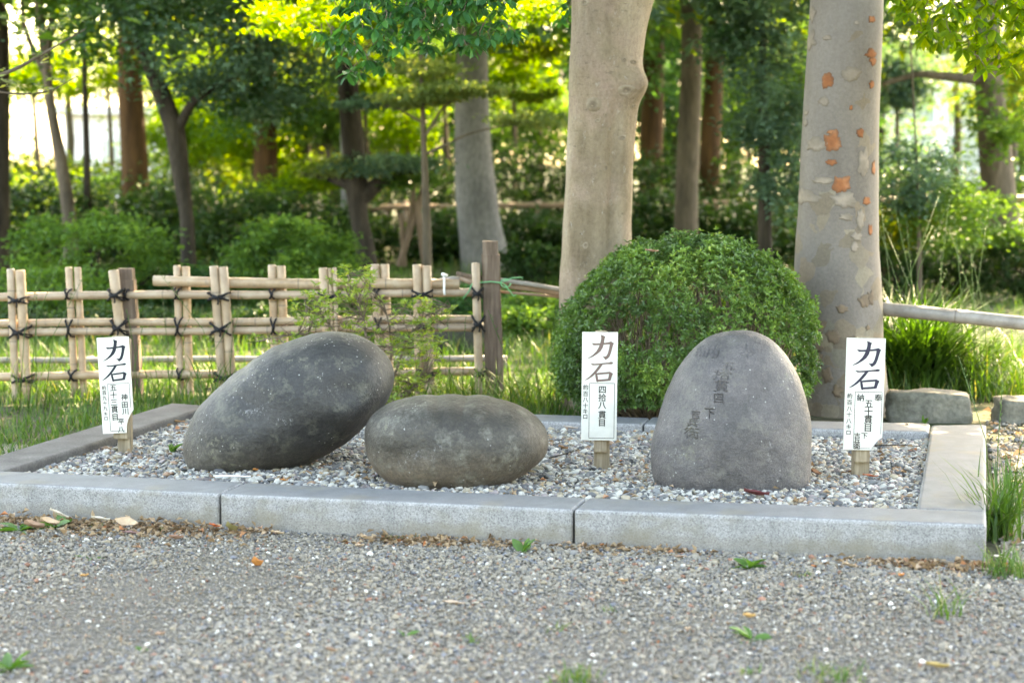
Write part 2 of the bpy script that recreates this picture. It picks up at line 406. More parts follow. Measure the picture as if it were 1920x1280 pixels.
def m_stone(name, cols, speck=.5, lichen=None, grain=90, brown=None):
    m, nt, b, out = newmat(name)
    v = coord(nt)
    c = ramp(nt, tnoise(nt, v, 3.5, 6, .6), [(.3, cols[0]), (.52, cols[1]), (.72, cols[2])])
    if brown:
        t = nd(nt, 'ShaderNodeTexCoord'); sx = nd(nt, 'ShaderNodeSeparateXYZ'); nt.links.new(t.outputs['Object'], sx.inputs[0])
        ad = nd(nt, 'ShaderNodeMath', operation='MULTIPLY_ADD'); nt.links.new(tnoise(nt, v, 4, 4), ad.inputs[0]); ad.inputs[1].default_value = .16; nt.links.new(sx.outputs[2], ad.inputs[2])
        c = mix(nt, ramp(nt, ad.outputs[0], [(brown[1], (.8, .8, .8)), (brown[2], (0, 0, 0))]), c, brown[0])
    f = tnoise(nt, v, grain, 4, .75)
    g2 = tnoise(nt, v, 14, 7, .7)
    c = mix(nt, .8, c, ramp(nt, g2, [(.3, (.72, .72, .74)), (.5, (1, 1, 1)), (.68, (1.32, 1.31, 1.29))]), 'MULTIPLY')
    c = mix(nt, .85, c, ramp(nt, f, [(.28, (.5, .5, .5)), (.5, (1, 1, 1)), (.72, (1.6, 1.57, 1.54))]), 'MULTIPLY')
    # pale flecks, gathered here and there
    vo = nd(nt, 'ShaderNodeTexVoronoi'); vo.inputs['Scale'].default_value = 120; nt.links.new(v, vo.inputs['Vector'])
    sep = nd(nt, 'ShaderNodeSeparateColor'); nt.links.new(vo.outputs['Color'], sep.inputs[0])
    area = tnoise(nt, v, 5, 4)
    th = nd(nt, 'ShaderNodeMath', operation='MULTIPLY_ADD'); nt.links.new(area, th.inputs[0]); th.inputs[1].default_value = 2.4 * speck; th.inputs[2].default_value = -1.12 * speck
    lt = nd(nt, 'ShaderNodeMath', operation='LESS_THAN'); nt.links.new(sep.outputs[0], lt.inputs[0]); nt.links.new(th.outputs[0], lt.inputs[1])
    ld = nd(nt, 'ShaderNodeMath', operation='LESS_THAN'); nt.links.new(vo.outputs['Distance'], ld.inputs[0]); ld.inputs[1].default_value = .33
    mu = nd(nt, 'ShaderNodeMath', operation='MULTIPLY'); nt.links.new(lt.outputs[0], mu.inputs[0]); nt.links.new(ld.outputs[0], mu.inputs[1])
    m2 = nd(nt, 'ShaderNodeMath', operation='MULTIPLY'); nt.links.new(mu.outputs[0], m2.inputs[0]); m2.inputs[1].default_value = .7
    c = mix(nt, m2.outputs[0], c, (.34, .34, .32))
    if lichen:
        ln = tnoise(nt, v, 9, 8, .8)
        c = mix(nt, ramp(nt, ln, [(.52, (0, 0, 0)), (.66, (.8, .8, .8))]), c, lichen)
    for nm, col_, sc1, lo in (('scuff', (.3, .3, .3), 85, .62), ('lichen', (.17, .165, .115), 55, .6)):
        at_ = attr(nt, nm); nz = tnoise(nt, coord(nt, (1, 1, 1) if nm == 'lichen' else (1, 1, .6)), sc1, 6, .8)
        sm_ = nd(nt, 'ShaderNodeMath', operation='MULTIPLY_ADD'); nt.links.new(at_.outputs['Fac'], sm_.inputs[0]); sm_.inputs[1].default_value = .13 if nm == 'scuff' else .12; nt.links.new(nz, sm_.inputs[2])
        fr_ = ramp(nt, sm_.outputs[0], [(lo + .02, (0, 0, 0)), (lo + .16, (.7, .7, .7))])
        ga = nd(nt, 'ShaderNodeMath', operation='MULTIPLY'); nt.links.new(fr_, ga.inputs[0]); nt.links.new(ramp(nt, at_.outputs['Fac'], [(.03, (0, 0, 0)), (.25, (1, 1, 1))]), ga.inputs[1])
        c = mix(nt, ga.outputs[0], c, col_)
    a = attr(nt, 'carve')
    c = mix(nt, a.outputs['Fac'], c, (.045, .042, .04))
    p = tnoise(nt, v, 38, 5, .7)
    hh = nd(nt, 'ShaderNodeMath', operation='MULTIPLY_ADD'); nt.links.new(f, hh.inputs[0]); hh.inputs[1].default_value = .35; nt.links.new(p, hh.inputs[2])
    bump(nt, hh.outputs[0], b, .7, .009)
    nt.links.new(c, b.inputs['Base Color']); b.inputs['Roughness'].default_value = .52; b.inputs['Specular IOR Level'].default_value = .4
    return m
M['stone_lean'] = m_stone('dark_boulder_stone', [(0.021, 0.021, 0.021), (0.032, 0.031, 0.030), (0.047, 0.043, 0.039)], .3, (.115, .112, .085), brown=((.1, .086, .07), .1, .28))
M['stone_oval'] = m_stone('oval_boulder_stone', [(0.031, 0.027, 0.022), (0.044, 0.039, 0.031), (0.064, 0.054, 0.043)], .2, (.15, .145, .12), brown=((.19, .148, .11), .1, .27))
M['stone_tall'] = m_stone('tall_boulder_stone', [(0.057, 0.053, 0.054), (0.084, 0.076, 0.076), (0.117, 0.106, 0.100)], .12, (.13, .122, .105), 170)

def m_wood(name, cols, sc_=14, stretch=(1, 1, .08), rough=.8):
    m, nt, b, out = newmat(name)
    v = coord(nt, stretch)
    f = tnoise(nt, v, sc_ * 3, 5, .65)
    f2 = tnoise(nt, coord(nt), 4, 4)
    c = ramp(nt, f, [(.3, cols[0]), (.55, cols[1]), (.75, cols[2])])
    c = mix(nt, .5, c, ramp(nt, f2, [(.3, (.7, .7, .7)), (.7, (1.25, 1.25, 1.25))]), 'MULTIPLY')
    bump(nt, f, b, .5, .004)
    nt.links.new(c, b.inputs['Base Color']); b.inputs['Roughness'].default_value = rough; b.inputs['Specular IOR Level'].default_value = .25
    return m
M['post_wood'] = m_wood('brown_post_wood', [(.075, .05, .037), (.16, .112, .085), (.28, .215, .17)])
M['stake_wood'] = m_wood('stake_wood', [(.16, .125, .085), (.28, .225, .155), (.38, .32, .24)], 20)
M['prop_wood'] = m_wood('prop_pole_wood', [(0.108, 0.072, 0.048), (0.168, 0.114, 0.078), (0.216, 0.156, 0.114)])
M['dark_board'] = m_wood('dark_board', [(.02, .014, .01), (.04, .026, .018), (.06, .04, .03)])

def m_bamboo(name, cols):
    m, nt, b, out = newmat(name)
    a = attr(nt, 'v')
    oi = nd(nt, 'ShaderNodeObjectInfo')
    f = tnoise(nt, coord(nt), 12, 6, .65)
    c = ramp(nt, f, [(.25, cols[0]), (.5, cols[1]), (.75, cols[2])])
    c = mix(nt, ramp(nt, oi.outputs['Random'], [(0, (0, 0, 0)), (1, (.4, .4, .4))]), c, cols[3])
    st = tnoise(nt, coord(nt), 26, 6, .75)
    c = mix(nt, ramp(nt, st, [(.56, (0, 0, 0)), (.72, (.6, .6, .6))]), c, (.17, .14, .11))
    c = mix(nt, a.outputs['Fac'], c, (.13, .105, .08))
    nt.links.new(c, b.inputs['Base Color']); b.inputs['Roughness'].default_value = .42; b.inputs['Specular IOR Level'].default_value = .4
    return m
M['bamboo'] = m_bamboo('bamboo', [(.24, .145, .075), (.38, .255, .155), (.47, .365, .26), (.36, .29, .24)])
M['bamboo_grey'] = m_bamboo('weathered_bamboo', [(.17, .145, .125), (.27, .24, .215), (.35, .32, .29), (.24, .215, .19)])
M['bamboo_far'] = m_bamboo('brown_bamboo', [(0.150, 0.090, 0.053), (0.240, 0.150, 0.098), (0.315, 0.217, 0.150), (0.300, 0.225, 0.165)])

def plain(name, col, rough=.6, spec=.3):
    m, nt, b, out = newmat(name)
    f = tnoise(nt, coord(nt), 20, 4)
    c = mix(nt, .25, col, ramp(nt, f, [(.3, (.6, .6, .6)), (.7, (1.3, 1.3, 1.3))]), 'MULTIPLY')
    nt.links.new(c, b.inputs['Base Color'])
    b.inputs['Roughness'].default_value = rough; b.inputs['Specular IOR Level'].default_value = spec
    return m
M['rope'] = plain('black_rope', (.012, .012, .014), .8)
M['board'] = plain('white_board_paint', (.6, .59, .54), .5)
M['ink_dark'] = plain('dark_ink', (.013, .018, .028), .6)
M['ink_navy'] = plain('navy_ink', (.028, .026, .045), .6)
M['ink_brown'] = plain('faded_brown_ink', (.15, .1, .085), .6)
M['ink_grey'] = plain('grey_ink', (.018, .018, .02), .6)
M['green_twine'] = plain('green_twine', (.12, .42, .2), .5)
M['white_tie'] = plain('white_tie', (.75, .75, .75), .5)
M['facade'] = plain('pale_facade', (.62, .6, .58), .7)
M['facade_pane'] = plain('pane', (.34, .38, .34), .15, .5)  # the window panes' own colour
M['roof'] = plain('dark_roof', (.03, .022, .018), .7)
M['rock'] = noise_mat('grey_rock', [(.3, (.085, .082, .062)), (.55, (.145, .138, .115)), (.75, (.2, .186, .15))], 5, fine=45, rough=.85, bstr=.5)
M['rock_dark'] = noise_mat('dark_rock', [(.3, (.014, .014, .012)), (.7, (.045, .043, .036))], 4, fine=30, rough=.8, bstr=.5)
M['ground'] = noise_mat('soil_and_moss', [(.3, (.028, .045, .013)), (.5, (.045, .048, .024)), (.7, (.075, .06, .038))], 1.2, fine=25, rough=.95, bstr=.6, bdist=.02)
M['path'] = noise_mat('gritty_path', [(.3, (.1, .09, .075)), (.7, (.17, .15, .125))], 2, fine=120, rough=.95, bstr=.7, bdist=.01)
M['bed'] = noise_mat('gravel_bed_base', [(.3, (.1, .095, .09)), (.7, (.2, .19, .18))], 20, fine=120, rough=.95, bstr=.7, bdist=.01)
M['lawn_soil'] = noise_mat('sandy_soil', [(.3, (.16, .14, .11)), (.7, (.27, .24, .2))], 4, fine=90, rough=.95, bstr=.7, bdist=.01)

def m_pebble():
    m, nt, b, out = newmat('pebble')
    a = attr(nt, 'col', 'INSTANCER')
    f = tnoise(nt, coord(nt), 1.6, 3)
    c = mix(nt, .5, a.outputs['Color'], ramp(nt, f, [(.3, (.8, .8, .8)), (.7, (1.2, 1.2, 1.2))]), 'MULTIPLY')
    nt.links.new(c, b.inputs['Base Color']); b.inputs['Roughness'].default_value = .75; b.inputs['Specular IOR Level'].default_value = .25
    return m
M['pebble'] = m_pebble()

# ------------------------------------------------------------------ the kerb frame's own axes
CR = G(1848, 1058, 0)
E1 = Vector((math.cos(R(13.2)), -math.sin(R(13.2)), 0)); E2 = Vector((math.sin(R(13.2)), math.cos(R(13.2)), 0))
def K(a, b, z=0.0): return CR + E1 * a + E2 * b + Vector((0, 0, z))
BED_Z = .085

# ------------------------------------------------------------------ setting: ground sheets
def sheet(name, pts, z, mat, nx=1, ny=1, wave=0.0):
    pts = [Vector(p) for p in pts]
    us = np.linspace(0, 1, nx + 1); ws = np.linspace(0, 1, ny + 1)
    V = []
    for w_ in ws:
        for u_ in us:
            p = (pts[0] * (1 - u_) + pts[1] * u_) * (1 - w_) + (pts[3] * (1 - u_) + pts[2] * u_) * w_
            V.append((p.x, p.y, z + wave * noise.noise(p * 3)))
    i = np.arange(ny)[:, None] * (nx + 1); j = np.arange(nx)[None, :]
    Q = np.stack([i + j, i + j + 1, i + nx + 2 + j, i + nx + 1 + j], -1).reshape(-1, 4)
    o = mesh_np(name, V, Q, mat)
    o['kind'] = 'structure'
    return o
sheet('ground', [(-200, -60, 0), (200, -60, 0), (200, 340, 0), (-200, 340, 0)], 0, M['ground'])
sheet('gravel_path', [K(-9, -12), K(9, -12), K(9, -.02), K(-9, -.02)], .004, M['path'], 60, 40)
sheet('soil_strip', [K(.05, -.02), K(1.6, -.02), K(1.6, 2.5), K(.06, 2.5)], .004, M['lawn_soil'])
sheet('soil_patch', [K(-5.2, .1), K(-3.56, .1), K(-3.56, 1.5), K(-5.2, 1.5)], .004, M['lawn_soil'])
sheet('gravel_bed', [K(-3.35, .2), K(-.19, .2), K(-.17, 1.96), K(-3.33, 1.9)], BED_Z - .012, M['bed'], 60, 40, .006)

# kerb blocks ------------------------------------------------------
def kerb(label, quad, h=.12, z0=-.06, bev=.012, mat='granite'):
    bm = bmesh.new()
    c = sum((Vector(q) for q in quad), Vector()) / 4
    lo = [bm.verts.new((q[0] - c.x, q[1] - c.y, z0)) for q in quad]
    hi = [bm.verts.new((q[0] - c.x, q[1] - c.y, h + random.uniform(-.002, .002))) for q in quad]
    bm.faces.new(lo[::-1]); top = bm.faces.new(hi)
    for i in range(4): bm.faces.new((lo[i], lo[(i + 1) % 4], hi[(i + 1) % 4], hi[i]))
    es = [e for e in bm.edges if all(v in hi for v in e.verts) or (e.verts[0] in hi) != (e.verts[1] in hi)]
    bmesh.ops.bevel(bm, geom=es, offset=bev, segments=3, affect='EDGES', profile=.5)
    me = bpy.data.meshes.new('granite_kerb_block'); bm.to_mesh(me); bm.free()
    for p in me.polygons: p.use_smooth = False
    o = link_obj('granite_kerb_block', me, M[mat])
    o.location = (c.x, c.y, 0)
    tag(o, label, 'kerb block', 'granite kerb blocks framing the gravel bed')
kerb('long granite kerb block in front of the leaning boulder, reaching the frame edge', [K(-3.55, 0), K(-2.426, -.028), K(-2.426, .2), K(-3.55, .222)])
kerb('granite kerb block in front of the low oval boulder, middle of the front row', [K(-2.42, -.03), K(-1.249, -.042), K(-1.249, .188), K(-2.42, .198)])
kerb('granite kerb block in front of the tall inscribed boulder, forming the sharp front corner', [K(-1.243, -.04), K(0, 0), K(.002, .222), K(-1.243, .19)])
kerb('broad granite kerb slab with grass beside it, closing the bed next to the navy sign', [K(-.208, .226), K(.002, .226), K(.034, 2.2), K(-.185, 2.13)])
kerb('brown weathered kerb slab behind the tilted sign, along the lawn', [K(-3.53, .227), K(-3.325, .227), K(-3.3, 2.03), K(-3.5, 2.07)], mat='granite_brown')
kerb('rear granite kerb block half hidden behind the leaning boulder', [K(-3.295, 1.86), K(-2.305, 1.865), K(-2.305, 2.08), K(-3.295, 2.07)])
kerb('rear granite kerb block running behind the sign with brown characters', [K(-2.3, 1.866), K(-1.345, 1.9), K(-1.345, 2.1), K(-2.3, 2.08)])
kerb('rear granite kerb block under the round clipped shrub', [K(-1.34, 1.9), K(-.192, 1.94), K(-.19, 2.17), K(-1.34, 2.1)])

# ------------------------------------------------------------------ pebbles (geometry nodes on a cloud of points)
def pebble_tree(mat):
    ng = bpy.data.node_groups.new('pebbles', 'GeometryNodeTree')
    ng.interface.new_socket('Geometry', in_out='INPUT', socket_type='NodeSocketGeometry')
    ng.interface.new_socket('Geometry', in_out='OUTPUT', socket_type='NodeSocketGeometry')
    N = ng.nodes; Lk = ng.links
    gi = N.new('NodeGroupInput'); go = N.new('NodeGroupOutput')
    join = N.new('GeometryNodeJoinGeometry')
    for k in range(6):
        ico = N.new('GeometryNodeMeshIcoSphere'); ico.inputs['Radius'].default_value = .5; ico.inputs['Subdivisions'].default_value = 2
        tx = N.new('ShaderNodeTexNoise'); tx.noise_dimensions = '4D'; tx.inputs['W'].default_value = k * 3.7 + 1; tx.inputs['Scale'].default_value = 1.5; tx.inputs['Detail'].default_value = 1
        sub = N.new('ShaderNodeVectorMath'); sub.operation = 'SUBTRACT'; sub.inputs[1].default_value = (.5, .5, .5)
        mul = N.new('ShaderNodeVectorMath'); mul.operation = 'SCALE'; mul.inputs['Scale'].default_value = .95
        sp = N.new('GeometryNodeSetPosition'); sm = N.new('GeometryNodeSetShadeSmooth'); smat = N.new('GeometryNodeSetMaterial'); smat.inputs['Material'].default_value = mat
        g2i = N.new('GeometryNodeGeometryToInstance')
        Lk.new(tx.outputs['Color'], sub.inputs[0]); Lk.new(sub.outputs[0], mul.inputs[0]); Lk.new(mul.outputs[0], sp.inputs['Offset'])
        Lk.new(ico.outputs['Mesh'], sp.inputs['Geometry']); Lk.new(sp.outputs[0], sm.inputs[0]); Lk.new(sm.outputs[0], smat.inputs[0]); Lk.new(smat.outputs[0], g2i.inputs[0])
        Lk.new(g2i.outputs[0], join.inputs[0])
    iop = N.new('GeometryNodeInstanceOnPoints'); iop.inputs['Pick Instance'].default_value = True
    def na(name, typ):
        a = N.new('GeometryNodeInputNamedAttribute'); a.data_type = typ; a.inputs['Name'].default_value = name; return a.outputs[0]
    Lk.new(gi.outputs[0], iop.inputs['Points']); Lk.new(join.outputs[0], iop.inputs['Instance'])
    Lk.new(na('pid', 'INT'), iop.inputs['Instance Index'])
    e2r = N.new('FunctionNodeEulerToRotation'); Lk.new(na('rot', 'FLOAT_VECTOR'), e2r.inputs[0]); Lk.new(e2r.outputs[0], iop.inputs['Rotation'])
    Lk.new(na('scl', 'FLOAT_VECTOR'), iop.inputs['Scale'])
    Lk.new(iop.outputs[0], go.inputs[0])
    return ng
PEB = pebble_tree(M['pebble'])
def pebbles(name, pts, size, cols, label, flat=(.5, .9)):
    n = len(pts)
    me = bpy.data.meshes.new(name)
    me.vertices.add(n); me.vertices.foreach_set('co', pts.astype(np.float32).ravel())
    rot = np.stack([rng.normal(0, .35, n), rng.normal(0, .35, n), rng.random(n) * 6.28], 1)
    scl = np.stack([size * (.8 + .6 * rng.random(n)), size * (.7 + .4 * rng.random(n)), size * (flat[0] + (flat[1] - flat[0]) * rng.random(n))], 1)
    for k, t, a in (('rot', 'FLOAT_VECTOR', rot), ('scl', 'FLOAT_VECTOR', scl), ('col', 'FLOAT_VECTOR', cols)):
        me.attributes.new(k, t, 'POINT').data.foreach_set('vector', a.astype(np.float32).ravel())
    me.attributes.new('pid', 'INT', 'POINT').data.foreach_set('value', rng.integers(0, 6, n).astype(np.int32))
    o = link_obj(name, me, M['pebble'])
    md = o.modifiers.new('pebbles', 'NODES'); md.node_group = PEB
    tag(o, label, 'gravel', kind='stuff')
    return o
def palette(n, table):
    w = np.array([t[0] for t in table], float); w /= w.sum()
    k = rng.choice(len(table), n, p=w)
    c = np.array([t[1] for t in table], float)[k]
    return c * (.72 + .56 * rng.random((n, 1)))

def in_kerb(xy, margin=0.0):
    d = xy - np.array([CR.x, CR.y]); a = d @ np.array([E1.x, E1.y]); b = d @ np.array([E2.x, E2.y])
    return a, b
n = 300000
xy = np.stack([rng.uniform(-2.9, 2.9, n), rng.uniform(3.5, 7.2, n)], 1)
a, b = in_kerb(xy)
keep = (b < -.02) & (np.abs(xy[:, 0]) < .33 * xy[:, 1] + .4)
xy = xy[keep]; n = len(xy)
size = np.clip(rng.lognormal(math.log(.0063), .38, n), .0035, .022) * np.clip(1 + .9 * fbm(np.column_stack([xy, 0 * xy[:, 0]]), 1.3, 5.0, 3), .55, 1.35)
zz = .004 + size * .15 + .004 * rng.random(n)
pebbles('path_gravel', np.column_stack([xy, zz]), size,
        palette(n, [(50, (0.202, 0.179, 0.147)), (20, (0.144, 0.139, 0.132)), (14, (0.273, 0.238, 0.190)), (5, (0.122, 0.127, 0.143)), (2.4, (0.533, 0.510, 0.461)), (2.5, (0.231, 0.116, 0.080)), (12, (0.231, 0.191, 0.138))]),
        'grey and beige gravel covering the path in front of the kerb')
n = 46000
ab = np.stack([rng.uniform(-3.34, -.19, n), rng.uniform(.19, 1.95, n)], 1)
xy = np.array([CR.x, CR.y]) + ab[:, :1] * np.array([[E1.x, E1.y]]) + ab[:, 1:] * np.array([[E2.x, E2.y]])
size = np.clip(rng.lognormal(math.log(.0148), .33, n), .007, .034)
zz = BED_Z - .012 + size * .1 + .012 * rng.random(n)
pebbles('bed_gravel', np.column_stack([xy, zz]), size,
        palette(n, [(34, (0.387, 0.368, 0.327)), (24, (0.165, 0.164, 0.161)), (15, (0.290, 0.248, 0.184)), (8, (0.213, 0.181, 0.175)), (14, (0.097, 0.097, 0.099)), (5, (0.252, 0.162, 0.110))]),
        'white and grey gravel filling the kerbed bed round the boulders', (.45, .8))
n = 9000
xy = np.stack([rng.uniform(1.3, 3.4, n), rng.uniform(5.2, 8.6, n)], 1)
a, b = in_kerb(xy); keep = (a > .05) & (b > -.02); xy = xy[keep]
xl = np.stack([rng.uniform(-3.4, -1.5, 5000), rng.uniform(6.3, 8.2, 5000)], 1)
a, b = in_kerb(xl); xl = xl[(a < -3.56) & (b > .05) & (b < 1.3)]
xy = np.concatenate([xy, xl]); n = len(xy)
size = np.clip(rng.lognormal(math.log(.011), .4, n), .005, .03)
pebbles('verge_gravel', np.column_stack([xy, .005 + size * .1]), size,
        palette(n, [(40, (.26, .235, .2)), (15, (.2, .195, .19)), (10, (.4, .37, .33)), (20, (.2, .16, .12))]),
        'loose gravel and grit on the bare soil beside the kerb')

# ------------------------------------------------------------------ glyphs
_glyph = {}
def glyph(ch, fat=0.0):
    """triangles of one character in a unit box centred on 0"""
    if (ch, fat) in _glyph: return _glyph[ch, fat]
    cu = bpy.data.curves.new('glyph', 'FONT'); cu.body = ch; cu.size = 1.0; cu.offset = fat
    ob = bpy.data.objects.new('glyph', cu); COL.objects.link(ob)
    dg = bpy.context.evaluated_depsgraph_get(); dg.update()
    ev = ob.evaluated_get(dg); me = ev.to_mesh(); me.calc_loop_triangles()
    V = np.array([v.co[:2] for v in me.vertices]); F = np.array([t.vertices[:] for t in me.loop_triangles])
    ev.to_mesh_clear(); bpy.data.objects.remove(ob); bpy.data.curves.remove(cu)
    lo, hi = V.min(0), V.max(0)
    V = (V - (lo + hi) / 2) / 0.92
    _glyph[ch, fat] = (V, F); return V, F

# ------------------------------------------------------------------ boulders
def boulder(name, label, outline, Y0, depth, mat, centre, rows=110, segs=300, back=40, carve=None, group='old lifting stones in the gravel bed', bumps=.012, expo=2.2, seed=1.0, lean=0.0, dents=(), scuffs=(), lichens=()):
    def extra(V):
        out = {}
        for nm, lst in (('scuff', scuffs), ('lichen', lichens)):
            w = np.zeros(len(V))
            for x, y, rx, ry in lst:
                p = P(x, y, Y0 - depth * .7); k = p.y / F_PX
                w = np.maximum(w, np.exp(-(((V[:, 0] - p.x) / (rx * k)) ** 2 + ((V[:, 2] - p.z) / (ry * k)) ** 2)) * (V[:, 1] < Y0 + .1))
            out[nm] = w
        return out
    pts = np.array([P(x, y, Y0)[:] for x, y in outline])[:, [0, 2]]
    c = np.array(P(centre[0], centre[1], Y0))[[0, 2]]
    d = pts - c; ang = np.arctan2(d[:, 1], d[:, 0]); rad = np.hypot(d[:, 0], d[:, 1])
    o_ = np.argsort(ang); ang, rad = ang[o_], rad[o_]
    A = np.linspace(-np.pi, np.pi, segs, endpoint=False)
    ang3 = np.concatenate([ang - 2 * np.pi, ang, ang + 2 * np.pi]); rad3 = np.tile(rad, 3)
    Rr = np.interp(A, ang3, rad3)
    k = max(3, segs // 60)
    ker = np.hanning(2 * k + 1); ker /= ker.sum()
    Rr = np.convolve(np.concatenate([Rr[-k:], Rr, Rr[:k]]), ker, 'valid')
    t = np.concatenate([np.linspace(0, np.pi / 2, rows + 1)[1:], np.linspace(np.pi / 2, np.pi, back + 1)[1:-1]])
    rho = np.sin(t); yy = -np.sign(np.cos(t)) * depth * np.abs(1 - rho ** expo) ** (1 / 2.0)
    X = c[0] + rho[:, None] * Rr[None, :] * np.cos(A)[None, :]
    Z = c[1] + rho[:, None] * Rr[None, :] * np.sin(A)[None, :]
    Yv = Y0 + np.broadcast_to(yy[:, None], X.shape) + lean * (Z - c[1])
    V = np.stack([X, Yv, Z], -1).reshape(-1, 3)
    nr = len(t)
    V = np.concatenate([V, [[c[0], Y0 - depth, c[1]], [c[0], Y0 + depth, c[1]]]])
    i = np.arange(nr - 1)[:, None] * segs; j = np.arange(segs)[None, :]; kk = (j + 1) % segs
    Q = np.stack([i + j, i + kk, i + segs + kk, i + segs + j], -1).reshape(-1, 4)
    e = np.arange(segs)
    T0 = np.stack([np.full(segs, nr * segs), (e + 1) % segs, e], -1)
    T1 = np.stack([np.full(segs, nr * segs + 1), (nr - 1) * segs + e, (nr - 1) * segs + (e + 1) % segs], -1)
    nrm = unit(V - np.array([c[0], Y0, c[1]]))
    # lumps, evaluated on a coarse set of rows then the fine pitting
    d1 = fbm(V, 4.0, seed, 2)
    V = V + nrm * (d1 * bumps)[:, None]
    for (dx, dz, rr, dd) in dents:
        p = np.array(P(dx, dz, Y0 - depth))
        w = np.exp(-(((V[:, 0] - p[0]) ** 2 + (V[:, 2] - p[2]) ** 2) / rr ** 2)) * (V[:, 1] < Y0)
        V[:, 1] += w * dd
    cv = np.zeros(len(V))
    if carve:
        front = (V[:, 1] < Y0) & (np.arange(len(V)) < rows * segs + 10 ** 9)
        res = .0008
        x0, z0 = pts[:, 0].min(), pts[:, 1].min()
        W_, H_ = int((np.ptp(pts[:, 0])) / res) + 2, int((np.ptp(pts[:, 1])) / res) + 2
        img = np.zeros((H_, W_), np.float32)
        for ch, cx, cz, w, h, sh in carve:
            gv, gf = glyph(ch)
            q = P(cx, cz, Y0 - depth * .85)
            s = 1.0 / (F_PX / (Y0 - depth * .85))
            gx = (q.x + (gv[:, 0] + sh * gv[:, 1]) * w * s - x0) / res; gz = (q.z + gv[:, 1] * h * s - z0) / res
            for tri in gf:
                ax, ay = gx[tri], gz[tri]
                xa, xb, ya, yb = int(ax.min()), int(ax.max()) + 2, int(ay.min()), int(ay.max()) + 2
                if xa < 0 or ya < 0 or xb >= W_ or yb >= H_: continue
                gx_, gy_ = np.meshgrid(np.arange(xa, xb), np.arange(ya, yb))
                s0 = (ax[1] - ax[0]) * (gy_ - ay[0]) - (ay[1] - ay[0]) * (gx_ - ax[0])
                s1 = (ax[2] - ax[1]) * (gy_ - ay[1]) - (ay[2] - ay[1]) * (gx_ - ax[1])
                s2 = (ax[0] - ax[2]) * (gy_ - ay[2]) - (ay[0] - ay[2]) * (gx_ - ax[2])
                ins = ((s0 >= -1) & (s1 >= -1) & (s2 >= -1)) | ((s0 <= 1) & (s1 <= 1) & (s2 <= 1))
                img[ya:yb, xa:xb][ins] = 1
        ix = np.clip(((V[:, 0] - x0) / res).astype(int), 0, W_ - 1); iz = np.clip(((V[:, 2] - z0) / res).astype(int), 0, H_ - 1)
        cv = img[iz, ix] * front
        wear = np.clip(.9 + 1.0 * fbm(V[cv > 0], 14, 3.0, 2), .15, 1) if (cv > 0).any() else 1
        cv[cv > 0] *= wear
        V = V - nrm * (cv * .006)[:, None]
    o = mesh_np(name, V, [Q, T0, T1], mat, None, {'carve': cv * .2, **extra(V)})
    tag(o, label, 'boulder', group)
    return o

s1 = [(345,842),(348,821),(358,796),(371,767),(391,746),(420,721),(461,690),(495,664),(534,643),(570,629),(606,622),(643,622),(674,632),(698,646),(718,664),(730,683),(737,704),(736,726),(727,748),(710,770),(689,792),(662,816),(631,836),(597,855),(558,872),(509,890),(461,902),(413,908),(369,902),(350,880)]
boulder('boulder', 'dark smooth boulder leaning up to one side on the gravel bed', s1, 6.86, .27, M['stone_lean'], (540, 765), 120, 320, seed=2.0, bumps=.02, dents=[(470, 770, .09, .022), (640, 740, .06, .018), (560, 690, .1, .014), (690, 690, .05, -.012), (600, 810, .07, .012)], scuffs=[(480, 765, 34, 18), (630, 732, 22, 14), (660, 640, 26, 9), (610, 710, 6, 6), (530, 785, 30, 8)], lichens=[(400, 835, 45, 30), (470, 700, 45, 22), (560, 675, 50, 18), (650, 635, 55, 12), (440, 870, 40, 20)])
s2 = [(683,815),(686,796),(699,774),(725,757),(762,747),(819,743),(875,744),(931,749),(969,759),(1002,776),(1023,800),(1029,830),(1023,852),(1002,871),(972,892),(931,910),(894,921),(837,925),(781,919),(732,905),(702,879),(687,849)]
boulder('boulder', 'low oval boulder lying flat with a brownish underside and pale scuffs', s2, 6.5, .25, M['stone_oval'], (855, 832), 110, 320, seed=5.0, bumps=.012, dents=[(800, 840, .06, .01), (930, 800, .07, .012), (740, 860, .05, .01), (880, 890, .08, .01)], scuffs=[(790, 850, 34, 16), (820, 835, 14, 12), (868, 803, 5, 14), (760, 868, 20, 10), (782, 800, 4, 12)], lichens=[(950, 860, 40, 20), (720, 800, 20, 30)])
s3 = [(1222,868),(1221,842),(1225,816),(1233,790),(1243,757),(1259,718),(1277,685),(1302,654),(1331,634),(1362,625),(1395,623),(1421,627),(1447,638),(1467,656),(1485,680),(1498,705),(1507,734),(1514,765),(1518,796),(1519,829),(1518,863),(1516,895),(1508,935),(1480,960),(1375,975),(1280,960),(1235,925)]
ins = [('奉', 725, 205, 115, 95, .0), ('納', 447, 215, 160, 80, .25), ('五', 577, 310, 95, 60, .1), ('拾', 530, 368, 130, 70, .15), ('貫', 520, 448, 105, 80, .1), ('目', 495, 535, 90, 70, 0), ('下', 428, 640, 75, 75, 0), ('吉', 330, 655, 65, 60, .1), ('兵', 308, 715, 80, 55, .1), ('衛', 300, 790, 100, 80, 0)]
ins = [(ch, 1220 + x / 3.88, 610 + y / 3.88, w / 3.88, h / 3.88, sh) for ch, x, y, w, h, sh in ins]
